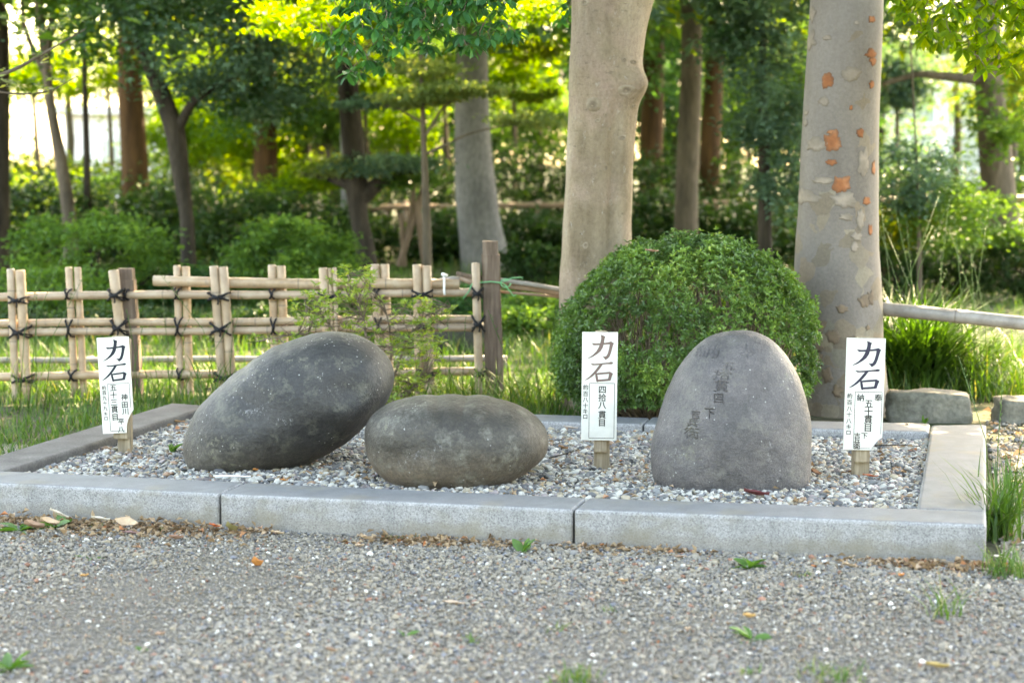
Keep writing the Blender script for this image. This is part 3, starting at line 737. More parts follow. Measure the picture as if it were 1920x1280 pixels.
boulder('boulder', 'tall upright egg shaped grey boulder with characters carved in its face', s3, 6.46, .2, M['stone_tall'], (1372, 800), 300, 640, seed=8.0, bumps=.012, carve=ins, lean=.12, dents=[(1290, 860, .07, .012), (1450, 880, .08, .01), (1440, 740, .08, .012), (1270, 760, .05, .01)], scuffs=[(1380, 642, 14, 8), (1340, 745, 6, 22), (1440, 830, 8, 30), (1405, 760, 5, 22), (1265, 850, 22, 14), (1300, 930, 40, 14)], lichens=[(1480, 700, 20, 40), (1290, 850, 30, 25)])

# ------------------------------------------------------------------ sign boards
RIKI = [
 [(213,186),(250,190),(330,184),(362,178),(378,172),(403,188),(396,200),(388,230),(378,270),(366,300),(352,315),(333,327),(318,308),(304,293),(325,299),(340,293),(352,270),(362,230),(366,196),(330,199),(260,205),(230,206)],
 [(287,117),(308,122),(329,133),(323,150),(318,190),(308,225),(290,255),(260,280),(225,302),(185,317),(184,313),(225,286),(255,255),(275,220),(288,180),(294,150),(293,130)],
 [(205,355),(240,360),(320,352),(362,347),(380,342),(397,346),(396,357),(385,362),(340,362),(270,370),(225,372)],
 [(288,362),(309,366),(290,395),(262,430),(225,465),(190,488),(162,499),(161,496),(200,466),(235,430),(262,395)],
 [(246,430),(262,438),(270,470),(274,505),(272,514),(258,508),(250,470)],
 [(255,438),(300,432),(350,428),(372,424),(398,440),(388,462),(378,498),(366,500),(352,494),(360,470),(364,442),(320,446),(262,451)],
 [(268,492),(310,488),(356,484),(374,488),(370,500),(330,504),(272,508)]]

def sign(label, TL, w, h, Y, notch, ink, ink2, box, cols, post, tilt=0.0, yaw=0.0, box_w=.0017):
    """TL pixel of the board's upper corner, w/h in metres"""
    tl = P(TL[0], TL[1], Y)
    base = Vector((P(post[0], TL[1], Y).x, Y + .025, BED_Z - .02))
    root = thing('sign', label, 'sign', base, 'white sign boards on wooden stakes')
    cx, cz = tl.x + w / 2, tl.z - h / 2
    rot = Matrix.Rotation(tilt, 3, 'Y') @ Matrix.Rotation(yaw, 3, 'Z')
    ctr = Vector((cx, Y, cz))
    def T(u, v, d=0.0):   # u,v in 0..1 from the upper corner; d towards the viewer
        return ctr + rot @ Vector(((u - .5) * w, -d, (.5 - v) * h))
    out = [(0, 0), (1, 0)] + notch + [(0, 1)]
    n = len(out); th = .009
    V = [T(u, v, th / 2)[:] for u, v in out] + [T(u, v, -th / 2)[:] for u, v in out]
    bm = bmesh.new(); bv = [bm.verts.new(Vector(p) - base) for p in V]
    bm.faces.new(bv[:n][::-1]); bm.faces.new(bv[n:])
    for i in range(n): bm.faces.new((bv[i], bv[(i + 1) % n], bv[n + (i + 1) % n], bv[n + i]))
    bmesh.ops.recalc_face_normals(bm, faces=bm.faces)
    me = bpy.data.meshes.new('board'); bm.to_mesh(me); bm.free()
    bd = link_obj('board', me, M['board'], root)
    # two large brushed characters
    for ks in ((0, 1), (2, 3, 4, 5, 6)):
        B = MB()
        for k in ks:
            poly = RIKI[k]
            tri = tessellate_polygon([[Vector((x, y, 0)) for x, y in poly]])
            B.add([T((x - 135) / 300, (y - 97) / 903, th / 2 + .0006 + k * .00012)[:] for x, y in poly], np.array(tri))
        B.build('large_character', ink, bd, False)
    # thin frame line
    u0, v0, u1, v1 = box
    pl = []
    B = MB()
    for (a_, b_) in (((u0, v0), (u1, v0)), ((u0, v0), (u0, v1)), ((u1, v0), (u1, v1 if not notch[0][1] < .97 else notch[0][1] - .03)), ((u0, v1), (u1 if not notch[0][1] < .97 else notch[-1][0] - .03, v1))):
        hz = a_[1] == b_[1]
        du, dv = (0, box_w / h) if hz else (box_w / w, 0)
        q = [T(a_[0] - du / 2, a_[1] - dv / 2, th / 2 + .0007), T(b_[0] - du / 2, b_[1] - dv / 2, th / 2 + .0007), T(b_[0] + du / 2, b_[1] + dv / 2, th / 2 + .0007), T(a_[0] + du / 2, a_[1] + dv / 2, th / 2 + .0007)]
        B.add([p[:] for p in q], np.array([[0, 1, 2], [0, 2, 3]]))
    B.build('frame_line', M['ink_grey'], bd, False)
    for s_, chars in cols:
        for ch, u, v in chars:
            gv, gf = glyph(ch)
            B = MB()
            for q_, (ox, oy) in enumerate(((-.016, 0), (.016, .01), (0, -.016))):
                B.add([T(u + (x + ox) * s_ * 1.08 / w, v - (y + oy) * s_ * 1.08 / h, th / 2 + .0008 + q_ * .00012)[:] for x, y in gv], gf)
            B.build('small_character', ink2, bd, False)
    # stake and its batten
    x0, x1, yb, bx0, bx1, by = post
    def box_(name, xa, xb, za, zb, ya, yb_, mat, par):
        bm = bmesh.new()
        bmesh.ops.create_cube(bm, size=1)
        for v in bm.verts: v.co = Vector(((xa + xb) / 2 + v.co.x * (xb - xa), (ya + yb_) / 2 + v.co.y * (yb_ - ya), (za + zb) / 2 + v.co.z * (zb - za))) - base
        bmesh.ops.bevel(bm, geom=bm.edges[:], offset=.003, segments=2, affect='EDGES')
        for v in bm.verts:
            v.co += Vector((noise.noise(v.co * 40), noise.noise(v.co * 40 + Vector((9, 0, 0))), 0)) * .0012
        me = bpy.data.meshes.new(name); bm.to_mesh(me); bm.free()
        return link_obj(name, me, mat, par)
    xa, xb = P(x0, yb, Y + .03).x, P(x1, yb, Y + .03).x
    box_('stake', xa, xb, BED_Z - .1, tl.z - .01, Y + .028, Y + .028 + (xb - xa) * .9, M['stake_wood'], root)
    box_('batten', P(bx0, by, Y).x, P(bx1, by, Y).x, P(bx0, by, Y + .005).z, tl.z + .004, Y + .0058, Y + .027, M['stake_wood'], root)
    return root

def colm(chars, u, vs_): return [(c, u, v) for c, v in zip(chars, vs_)]
def nrm_(y, y0, hh): return (y - y0) / hh
# sign between the oval and the tall boulder
yM = lambda *a: [(y - 97) / 903 for y in a]
Ym = G(1128, 878, BED_Z).y - .03
wM, hM = 67 * Ym / F_PX, 205 * Ym / F_PX
sign('white sign with faded brown characters on a split stake in front of the clipped shrub', (1091, 622.5), wM, hM, Ym, [(1, 1)], M['ink_brown'], M['ink_grey'], (.217, .471, .925, .98),
     [(.2 * wM, colm('四拾八貫目', .583, yM(575, 640, 705, 785, 852))), (.135 * wM, colm('約百八十キロ', .11, yM(555, 612, 660, 710, 757, 803)))],
     (1114, 1143, 878, 1115, 1138, 848), tilt=R(.5))
# sign at the far end of the row
yR = lambda *a: [(y - 98) / 908 for y in a]
Yr = G(1615, 893, BED_Z).y - .03
wR, hR = 73 * Yr / F_PX, 212 * Yr / F_PX
sign('white sign with navy characters and a bitten corner, nearest the broad kerb slab', (1586, 634), wR, hR, Yr, [(1, .885), (.93, .9), (.83, .935), (.74, .975), (.715, 1)], M['ink_navy'], M['ink_grey'], (.26, .478, .955, .985),
     [(.2 * wR, colm('五十貫目', .62, yR(627, 690, 755, 823))), (.175 * wR, [('奉', .855, yR(577)[0]), ('納', .4, yR(577)[0])]), (.15 * wR, [('下', .535, yR(890)[0]), ('吉', .35, yR(890)[0]), ('兵', .35, yR(933)[0]), ('衛', .355, yR(975)[0])]),
      (.125 * wR, colm('約百八十八キロ', .12, yR(565, 620, 672, 718, 770, 818, 865)))],
     (1600, 1630, 893, 1603.5, 1630.5, 867), tilt=R(1.0))
# tilted sign by the leaning boulder
yL = lambda *a: [(y - 108) / 930 for y in a]
Yl = G(235, 848, BED_Z).y - .03
wL, hL = 60 * Yl / F_PX, 182 * Yl / F_PX
sign('tilted white sign with black characters and a chipped corner beside the brown kerb slab', (185.5, 632), wL, hL, Yl, [(1, .765), (.92, .8), (.82, .86), (.76, .92), (.74, 1)], M['ink_dark'], M['ink_grey'], (.25, .482, .93, .975),
     [(.2 * wL, colm('五十三貫目', .42, yL(595, 665, 735, 805, 880))), (.19 * wL, colm('神田川', .75, yL(690, 765, 830))), (.18 * wL, [('平', .6, yL(925)[0]), ('八', .585, yL(1003)[0])]),
      (.125 * wL, colm('約百九十九キロ', .13, yL(590, 640, 690, 740, 790, 845, 890)))],
     (221, 246, 848, 212, 240, 823), tilt=R(-2.6))

# ------------------------------------------------------------------ bamboo fence
def bamboo_pole(p0, p1, r, mat, parent, name='bamboo_pole', sag=0.0, node=.27, off=None):
    p0, p1 = Vector(p0), Vector(p1); L = (p1 - p0).length
    off = random.random() * node if off is None else off
    ts, rs, vs_ = [], [], []
    def put(x, rr, v):
        if -1e-6 <= x <= L + 1e-6: ts.append(x); rs.append(rr); vs_.append(v)
    put(0, r * .9, .35); put(.004, r, .1)
    x = off
    while x < L - .02:
        if x > .02:
            put(x - .012, r * .985, 0); put(x - .004, r * 1.05, .05); put(x - .001, r * 1.0, .75); put(x + .001, r * 1.0, .75); put(x + .005, r * 1.06, .1); put(x + .014, r * .99, 0)
        x += node * (.9 + .2 * random.random())
    put(L - .004, r, .1); put(L, r * .9, .35)
    d = (p1 - p0).normalized()
    ph = random.random() * 6
    path = [p0 + d * t + Vector((0, 0, -sag * math.sin(math.pi * t / L))) for t in ts]
    path = [p + Vector((0, math.sin(p.z * 3 + ph) * .003, math.sin(p.x * 4 + ph) * .004)) for p in path]
    V, F = tube(np.array([p[:] for p in path]), np.array(rs), 14)
    a = np.concatenate([np.repeat(vs_, 14), [.85, .85]])
    return mesh_np(name, V, F, mat, parent, {'v': a})

YF = 9.4
fence = thing('bamboo_fence', 'low lattice fence of tan bamboo poles tied with black rope', 'fence', (-1.2, YF, 0))
def up(x0, y0, x1, y1, wpx, dy, name='bamboo_upright', mat='bamboo'):
    t = P(x0, y0, YF + dy); bt = P(x1, y1, YF + dy)
    d = (bt - t).normalized(); bt = t + d * ((t.z + .05) / -d.z)
    return bamboo_pole(t, bt, wpx * .5 * YF / F_PX, M[mat], fence, name, off=.1 + .2 * random.random())
FR, BK = -.05, .045
ups = [(-90,506,-78,750,15,BK),(-74,505,-62,752,18,BK),(-190,506,-176,750,15,FR),(-172,505,-158,752,18,FR),(-300,507,-284,752,16,BK),(-400,507,-382,752,16,FR),(-510,508,-490,752,16,BK),(-600,508,-578,752,16,FR),(20,505,30,750,15,FR),(38,505,51,752,19,FR),(129,502,142,750,14,BK),(145,501,158,750,14,BK),(213,507,228,640,20,FR),(332,499,339,748,14,BK),(348,499,356,748,16,BK),
       (401,499,418,735,17,FR),(418.5,500,436,735,18,FR),(510,498,515,650,16,BK),(527,498,533,650,17,BK),(606,502,613,640,17,FR),(703,494,714,700,17,BK),(721,495,731,720,17,BK),(782,497,786,690,17,FR),(799.5,497,806,740,18,FR),(892,494,899,745,16,FR)]
for u_ in ups: up(*u_)
# the narrow split pole
up(618, 501, 624, 640, 6.5, FR, 'split_bamboo'); up(627, 502, 632, 640, 8, FR, 'split_bamboo')
def rail(xs, ys, wpx, Y=YF, mat='bamboo', name='bamboo_rail', par=fence):
    return bamboo_pole(P(xs[0], ys[0], Y), P(xs[1], ys[1], Y), wpx * .5 * Y / F_PX, M[mat], par, name, node=.42)
rail((288, 862), (527.5, 534), 20)
rail((-620, 905), (560, 549), 16)
rail((-620, 900), (613, 597.5), 15)
rail((-620, 900), (632, 613), 15)
rail((-620, 905), (711, 697), 16.5)
# timber posts
def timber(px0, px1, ytop, ybase, Y, lean=0.0, label=None):
    xa, xb = P(px0, ytop, Y).x, P(px1, ytop, Y).x
    zt = P(px0, ytop, Y).z; w = xb - xa
    bm = bmesh.new(); bmesh.ops.create_cube(bm, size=1)
    bmesh.ops.subdivide_edges(bm, edges=[e for e in bm.edges if abs(e.verts[0].co.z - e.verts[1].co.z) > .5], cuts=8)
    bmesh.ops.bevel(bm, geom=[e for e in bm.edges if e.calc_face_angle(0) > .5], offset=.07, segments=2, affect='EDGES')
    for v in bm.verts:
        z = (v.co.z + .5) * (zt + .15) - .15
        k = 1 + .05 * noise.noise(Vector((z * 3, px0, 0)))
        v.co = Vector(((xa + xb) / 2 + v.co.x * w * k + lean * (zt - z), Y + v.co.y * w * k, z)) - ORG[fence.name]
    me = bpy.data.meshes.new('timber_post'); bm.to_mesh(me); bm.free()
    o = link_obj('timber_post', me, M['post_wood'], fence)
    if label: o['label'] = label
timber(902, 936, 452, 745, YF + .01, .03, 'tall square brown corner post')
timber(220, 252, 503, 740, YF + .03, .045, 'short brown post half behind a pole')
# rope ties
def tie(px, py, wx, wy, Y, style):
    B = MB()
    rr = .0052
    k = Y / F_PX
    c = P(px, py, Y)
    def seg_(pts, r_=rr): B.tube(np.array([(c + Vector(p)).to_tuple() for p in pts]), r_, 6, .2)
    w, h = wx * k, wy * k
    if style == 'X':
        for s_ in (1, -1):
            seg_([(-w, .05, s_ * h), (-w * .96, -.012, s_ * h * .96), (-w * .5, -.028, s_ * h * .45), (0, -.032, 0), (w * .5, -.028, -s_ * h * .45), (w * .96, -.012, -s_ * h * .96), (w, .05, -s_ * h)])
            seg_([(-w, .05, s_ * h * .7), (-w * .5, -.03, s_ * h * .25), (0, -.034, -.004), (w * .5, -.03, -s_ * h * .25), (w, .05, -s_ * h * .7)], rr * .8)
        seg_([(-.02, -.03, .003), (-.006, -.044, -.006), (.01, -.042, .004), (.018, -.034, -.01)], rr * 1.7)
        seg_([(0, -.04, 0), (.008, -.048, -.02), (.004, -.042, -.036)], rr * .8)
    else:      # vertical wrap round a rail, seen between two rear uprights
        for s_ in (1, -1):
            seg_([(s_ * w, .03, h), (s_ * w * .8, -.018, h * .85), (s_ * w * .2, -.03, h * .2), (-s_ * w * .1, -.03, -h * .3), (s_ * w * .7, -.018, -h * .9), (s_ * w, .03, -h)])
        seg_([(0, -.031, h * .25), (.004, -.036, 0), (0, -.031, -h * .3)], rr * 1.5)
    return B.build('rope_tie', M['rope'], fence)
Yk = YF + FR
for x, y, wx, wy in ((33, 562, 17, 6), (36, 622, 19, 11), (41, 710, 19, 7), (216, 553, 14, 10), (222, 614, 15, 14), (409, 556, 20, 7), (413, 616, 20, 12), (421, 707, 20, 8), (616, 556, 20, 6), (791, 551, 19, 6), (795, 611, 19, 9), (803, 699, 19, 7), (895, 549, 10, 9), (897, 607, 12, 14), (901, 699, 11, 7)):
    tie(x, y, wx, wy, Yk - .02, 'X')
for x, y, wx, wy in ((127, 552, 5, 9), (130, 615, 7, 17), (135, 704, 7, 10), (332, 551, 5, 10), (334, 613, 7, 17), (337, 702, 6, 10), (510, 551, 5, 9), (513, 612, 6, 16), (706, 550, 5, 9), (709, 610, 7, 16), (236, 552, 6, 10), (235, 612, 6, 17)):
    tie(x, y, wx, wy, YF - .012, 'V')

# split old bamboo hanging from the post to the shrub, and its ties
B = MB()
def splint(pts, r0, flat=.5, Y=YF):
    p = np.array([P(x, y, Y + dy)[:] for x, y, dy in pts])
    V, F = tube(p, np.full(len(p), r0), 8)
    cz = np.interp(V[:, 0], p[:, 0], p[:, 2]); V[:, 2] = cz + (V[:, 2] - cz) * 1.0
    cy = np.interp(V[:, 0], p[:, 0], p[:, 1]); V[:, 1] = cy + (V[:, 1] - cy) * flat
    return V, F
brk = thing('broken_bamboo_rail', 'split weathered bamboo rail slung from the timber post towards the clipped shrub', 'rail', P(990, 540, YF))
for pts, r0, m_ in (([(938, 525, -.02), (990, 532, -.03), (1056, 544, -.02)], .012, 'bamboo_grey'), ([(936, 534, .01), (990, 541, .01), (1058, 552, .0)], .014, 'bamboo_far'), ([(936, 547, .03), (1000, 552, .02), (1060, 558, .02)], .007, 'bamboo_far')):
    V, F = splint(pts, r0); mesh_np('splint', V, F, M[m_], brk, {'v': np.full(len(V), .1)})
old = thing('broken_bamboo_end', 'frayed dark bamboo end resting on the top rail beside the timber post', 'rail', P(880, 522, YF))
for pts, r0, m_ in (([(856, 512, -.02), (880, 518, -.01), (903, 521, 0)], .011, 'post_wood'), ([(862, 520, -.01), (885, 530, -.01), (903, 534, 0)], .014, 'bamboo_far'), ([(826, 528, .02), (850, 525, .0), (864, 524, 0)], .02, 'bamboo_grey')):
    V, F = splint(pts, r0); mesh_np('splint', V, F, M[m_], old, {'v': np.full(len(V), .1)})
B = MB(); Yt = YF - .065
B.tube([P(832, 514, Yt)[:], P(833, 522, Yt)[:], P(833, 548, Yt)[:], P(834, 553, Yt)[:]], .006, 6)
B.tube([P(829, 514, Yt - .005)[:], P(833, 515, Yt - .012)[:], P(838, 517, Yt)[:]], .009, 6)
tag(B.build('white_tie', M['white_tie']), 'white plastic tie looped over the upper bamboo rails', 'tie')
B = MB(); Yt = YF - .06
th_ = np.linspace(0, 1, 14)
B.tube([P(868, 560, Yt)[:], P(880, 545, Yt)[:], P(884, 533, Yt)[:], P(898, 530, Yt)[:], P(920, 528, Yt)[:], P(940, 530, Yt)[:], P(950, 536, Yt)[:]], .0032, 5)
ang = np.linspace(0, 5.5, 14)
B.tube([P(948 + 9 * math.cos(a_), 531 + 8 * math.sin(a_), Yt - .01 + .004 * a_)[:] for a_ in ang], .0028, 5)
B.tube([P(944, 528, Yt)[:], P(960, 521, Yt)[:], P(980, 520, Yt)[:], P(979, 524, Yt)[:]], .0028, 5)
B.tube([P(945, 532, Yt)[:], P(955, 545, Yt)[:], P(963, 555, Yt)[:], P(968, 552, Yt)[:]], .0028, 5)
tag(B.build('green_twine', M['green_twine']), 'thin green twine knotted round the timber post', 'twine')

# low rail edging behind the fence, and the single rail by the grass clump
edge = thing('low_bamboo_edging', 'low grey bamboo rail on short pegs behind the lattice fence', 'fence', (-1.2, 10.6, 0))
bamboo_pole(P(-700, 676, 10.6), P(945, 673, 10.6), .018, M['bamboo_grey'], edge, 'bamboo_rail', node=.4)
for px in (-60, 170, 560, 945): bamboo_pole(P(px, 668, 10.63), P(px, 668, 10.63) + Vector((0, 0, -.25)), .02, M['bamboo_grey'], edge, 'peg')
single = thing('bamboo_handrail', 'pale single bamboo rail running out from the mottled trunk above the grass clump', 'rail', P(1780, 592, 8.75))
bamboo_pole(P(1640, 579, 8.9), P(1990, 612, 8.6), .033, M['bamboo_grey'], single, 'bamboo_rail', node=.5, off=.38)
bamboo_pole(P(1960, 606, 8.66), Vector((P(1960, 606, 8.66).x, 8.66, -.05)), .03, M['bamboo_grey'], single, 'bamboo_upright')

# ------------------------------------------------------------------ the two large trunks
def big_trunk(name, rows, Y0, mat, parent, extra, disp, segs=72, sub=6):
    """rows: (py, x_left, x_right); extra: (z, x, y, r) above the frame"""
    C, Rd = [], []
    rows = sorted(rows, key=lambda r_: -r_[0])
    for py, xl, xr in rows:
        a_, b_ = P(xl, py, Y0), P(xr, py, Y0)
        C.append(((a_.x + b_.x) / 2, Y0, a_.z)); Rd.append((b_.x - a_.x) / 2)
    C = [(C[0][0], Y0, -.15)] + C; Rd = [Rd[0] * 1.12] + Rd
    for z, x, y, r_ in extra: C.append((x, y, z)); Rd.append(r_)
    C = np.array(C); Rd = np.array(Rd)
    zz = np.concatenate([np.linspace(C[i][2], C[i + 1][2], sub, endpoint=False) for i in range(len(C) - 1)] + [[C[-1][2]]])
    cx = np.interp(zz, C[:, 2], C[:, 0]); cy = np.interp(zz, C[:, 2], C[:, 1]); rr = np.interp(zz, C[:, 2], Rd)
    k = np.hanning(7); k /= k.sum()
    sm = lambda q: np.convolve(np.pad(q, 3, 'edge'), k, 'valid')
    cx, cy, rr = sm(cx), sm(cy), sm(rr)
    A = np.linspace(0, 2 * np.pi, segs, endpoint=False)
    V = np.stack([cx[:, None] + rr[:, None] * np.cos(A), cy[:, None] + rr[:, None] * np.sin(A), np.broadcast_to(zz[:, None], (len(zz), segs))], -1)
    nr = np.stack([np.cos(A), np.sin(A), 0 * A], -1)[None]
    flat = V.reshape(-1, 3)
    d = disp(flat, np.broadcast_to(A, (len(zz), segs)).ravel()).reshape(len(zz), segs, 1)
    V = (V + nr * d).reshape(-1, 3)
    i = np.arange(len(zz) - 1)[:, None] * segs; j = np.arange(segs)[None, :]; kk = (j + 1) % segs
    Q = np.stack([i + j, i + kk, i + segs + kk, i + segs + j], -1).reshape(-1, 4)
    o = mesh_np(name, V, Q, mat, parent)
    return o, (zz, cx, cy, rr)

YT1 = 8.95
t1 = thing('tree', 'pale smooth barked tree trunk rising behind the clipped shrub', 'tree', (P(1118, 775, YT1).x, YT1, 0))
knob = P(1197, 158, YT1 - .1); groove = P(1148, 320, YT1)
def disp1(V, A):
    d = .012 * fbm(V * [1, 1, .5], 4, 4.0, 3) + .004 * fbm(V * [1, 1, .4], 14, 2.0, 2)
    q = V - np.array([knob.x - .02, knob.y, knob.z])
    d += .06 * np.exp(-((q ** 2) @ np.array([1 / .07 ** 2, 1 / .12 ** 2, 1 / .07 ** 2])))
    q = V - np.array(P(1112, 195, YT1 - .17)); d += .012 * np.exp(-((q ** 2) @ np.array([1 / .03 ** 2, 1 / .1 ** 2, 1 / .03 ** 2])))
    gx = groove.x + (V[:, 2] - groove.z) * .02
    d -= .03 * np.exp(-((V[:, 0] - gx) / .024) ** 2) * (V[:, 1] < YT1) * np.clip((knob.z - .02 - V[:, 2]) / .2, 0, 1) * np.clip(V[:, 2] / .6, .1, 1)
    return d
tr1, prof1 = big_trunk('trunk', [(775,1052,1186),(640,1048,1186),(520,1049,1185),(430,1056,1184),(326,1061,1186),(240,1064,1190),(161,1066,1199),(120,1068,1203),(60,1072,1210),(0,1072,1226)], YT1, M['bark_smooth'], t1,
                   [(2.25, P(1160, 0, YT1).x, YT1, .235), (2.6, P(1170, 0, YT1).x, YT1 + .05, .24)], disp1)
def limb(parent, pts, r0, r1, mat, name='limb', seg=14):
    p = np.array(pts, float); n = len(p)
    t = np.linspace(0, n - 1, n * 5)
    path = np.stack([np.interp(t, np.arange(n), p[:, k]) for k in range(3)], 1)
    ker = np.hanning(7); ker /= ker.sum()
    path = np.stack([np.convolve(np.pad(path[:, k], 3, 'edge'), ker, 'valid') for k in range(3)], 1)
    V, F = tube(path, np.linspace(r0, r1, len(path)), seg)
    return mesh_np(name, V, F, mat, parent)
kx = P(1150, 0, YT1).x
limb(t1, [(kx - .03, YT1, 2.05), (kx - .32, YT1 - .1, 2.22), (kx - .9, YT1 - .3, 2.55), (kx - 1.6, YT1 - .5, 3.0), (kx - 2.2, YT1 - .6, 3.7)], .12, .04, M['bark_smooth'])
limb(t1, [(kx + .02, YT1, 2.45), (kx + .35, YT1, 2.9), (kx + .8, YT1 + .3, 3.8), (kx + 1.0, YT1 + .8, 5.2)], .17, .05, M['bark_smooth'])
limb(t1, [(kx, YT1 + .05, 2.4), (kx - .15, YT1 + .3, 3.0), (kx - .3, YT1 + .9, 4.2), (kx - .2, YT1 + 1.4, 5.6)], .16, .05, M['bark_smooth'])
crown('crown', (kx - .5, YT1 + .6, 4.9), (3.8, 3.4, 2.0), 20000, .22, M['overhang'], t1, 90, .24, .2)

def knot(x, y, rx, ry, deep=True):
    zz, cx, cy, rr = prof1
    c = P(x, y, YT1 - .16); k = c.y / F_PX
    n = 16; ring = np.linspace(0, 2 * np.pi, n, endpoint=False)
    Lx = np.interp(c.z, zz, cx); rad = np.interp(c.z, zz, rr)
    a0 = math.asin(max(-.95, min(.95, (c.x - Lx) / rad)))
    V = []
    for f_, o_ in ((0, -.002 if deep else .004), (.45, .001), (.8, .0045), (1.1, .0025), (1.4, -.002)):
        for i in range(1 if f_ == 0 else n):
            w = 1 + .18 * noise.noise(Vector((x + i * .9, y, f_)))
            dx, dz = f_ * rx * k * w * math.cos(ring[i]), f_ * ry * k * w * math.sin(ring[i])
            z = c.z + dz; xx, yy, r_ = np.interp(z, zz, cx), np.interp(z, zz, cy), np.interp(z, zz, rr)
            a_ = a0 + dx / rad / max(.35, math.cos(a0))
            q = np.array([[xx + r_ * math.sin(a_), yy - r_ * math.cos(a_), z]])
            r2 = r_ + disp1(q, None)[0] + o_
            V.append((xx + r2 * math.sin(a_), yy - r2 * math.cos(a_), z))
    F = [(0, 1 + (i + 1) % n, 1 + i) for i in range(n)]
    for L_ in range(3):
        for i in range(n):
            a_, b_ = 1 + L_ * n + i, 1 + L_ * n + (i + 1) % n
            F += [(a_, b_, b_ + n), (a_, b_ + n, a_ + n)]
    mesh_np('knot', V, np.array(F), M['knot_bark'], t1, {'rim': [.6] + [.45] * n + [0.0] * (3 * n)})
M['knot_bark'] = noise_mat('knot_bark', [(.3, (.17, .13, .09)), (.7, (.3, .245, .185))], 22, rough=.85, bstr=.5, rim=(.07, .05, .035))
for x, y, rx, ry in ((1169, 170, 8, 9), (1113, 196, 11, 11), (1170, 112, 4, 3.5), (1187, 116, 5, 3.5), (1120, 226, 4, 3), (1146, 242, 3, 4), (1136, 216, 2.5, 2.5), (1136, 315, 3, 6), (1168, 258, 5, 4), (1188, 198, 3, 3), (1097, 5, 6, 5), (1098, 460, 4, 5), (1150, 380, 3, 5)):
    knot(x, y, rx, ry)

YT2 = 8.9
t2 = thing('tree', 'grey mottled trunk with flaking bark patches behind the navy lettered sign', 'tree', (P(1582, 780, YT2).x, YT2, 0))
def disp2(V, A): return .009 * fbm(V * [1, 1, .4], 4, 9.0, 3)
tr2, prof2 = big_trunk('trunk', [(785,1500,1672),(720,1503,1662),(640,1499,1655),(575,1494,1655),(510,1490,1650),(460,1492,1646),(380,1498,1645),(290,1502,1646),(190,1508,1648),(100,1514,1652),(0,1519,1655)], YT2, M['bark_mottled'], t2,
                       [(2.6, P(1588, 0, YT2).x, YT2, .17), (3.6, P(1590, 0, YT2).x, YT2 + .1, .16), (5.2, P(1592, 0, YT2).x, YT2 + .2, .1)], disp2)
jx = P(1590, 0, YT2).x
limb(t2, [(jx, YT2 + .05, 3.0), (jx + .7, YT2 - .1, 3.7), (jx + 1.6, YT2 - .3, 4.6)], .1, .03, M['bark_mottled'])
limb(t2, [(jx, YT2 + .05, 3.3), (jx - .7, YT2 + .3, 4.1), (jx - 1.3, YT2 + .5, 5.0)], .1, .03, M['bark_mottled'])
crown('crown', (jx + .4, YT2 + .4, 5.0), (3.8, 3.4, 2.0), 24000, .22, M['overhang'], t2, 90, .24, .2)
# flaked bark patches
def bark_patch(x, y, rx, ry, mat, seed):
    zz, cx, cy, rr = prof2
    c = P(x, y, YT2 - .16); k = c.y / F_PX
    n = 34; ring = np.linspace(0, 2 * np.pi, n, endpoint=False)
    q = np.array([.95 + .5 * noise.noise(Vector((math.cos(a_) * 1.5 + seed * 3.1, math.sin(a_) * 1.5, seed))) + .14 * noise.noise(Vector((math.cos(a_) * 9 + seed, math.sin(a_) * 9, seed * 3))) + .28 * noise.noise(Vector((math.cos(a_) * 4 + seed, math.sin(a_) * 4, seed * 2))) for a_ in ring])
    pts = [(0, 0, .0022)]
    for f_, o_ in ((.5, .0022), (.93, .0022), (1.0, .0002)):
        pts += [(f_ * rx * k * q[i] * math.cos(ring[i]), f_ * ry * k * q[i] * math.sin(ring[i]), o_) for i in range(n)]
    V = []
    Lx = np.interp(c.z, zz, cx); rad = np.interp(c.z, zz, rr)
    a0 = math.asin(max(-.97, min(.97, (c.x - Lx) / rad)))
    for dx, dz, o_ in pts:
        z = c.z + dz; xx, yy, r_ = np.interp(z, zz, cx), np.interp(z, zz, cy), np.interp(z, zz, rr)
        a_ = a0 + dx / rad / max(.35, math.cos(a0))
        v = np.array([[xx + r_ * math.sin(a_), yy - r_ * math.cos(a_), z]])
        r2 = r_ + disp2(v, None)[0] + o_ + .0012
        V.append((xx + r2 * math.sin(a_), yy - r2 * math.cos(a_), z))
    F = [(0, 1 + (i + 1) % n, 1 + i) for i in range(n)]
    for L_ in range(2):
        for i in range(n):
            a_, b_ = 1 + L_ * n + i, 1 + L_ * n + (i + 1) % n
            F += [(a_, b_, b_ + n), (a_, b_ + n, a_ + n)]
    mesh_np('bark_patch', V, np.array(F), mat, t2, {'rim': [0.0] * (1 + n) + list(.35 + .35 * rng.random(n)) + [.8] * n})
z3 = lambda x, y: (1280 + x / 2.667, y / 2.667)
z7 = lambda x, y: (1400 + x / 2.56, 500 + y / 2.56)
k_ = 0
for x, y, rx, ry in ((725,405,29,36),(750,705,44,52),(745,662,24,12),(742,812,30,19),(790,922,44,44),(950,95,20,18),(945,270,34,22),(957,305,22,20),(885,665,24,23),(922,1005,24,22),(940,1150,14,28),(948,425,15,20),(963,840,13,36),(838,541,9,13)):
    k_ += 1; bark_patch(*z3(x, y), rx / 2.667, ry / 2.667, M['patch_orange'], k_)
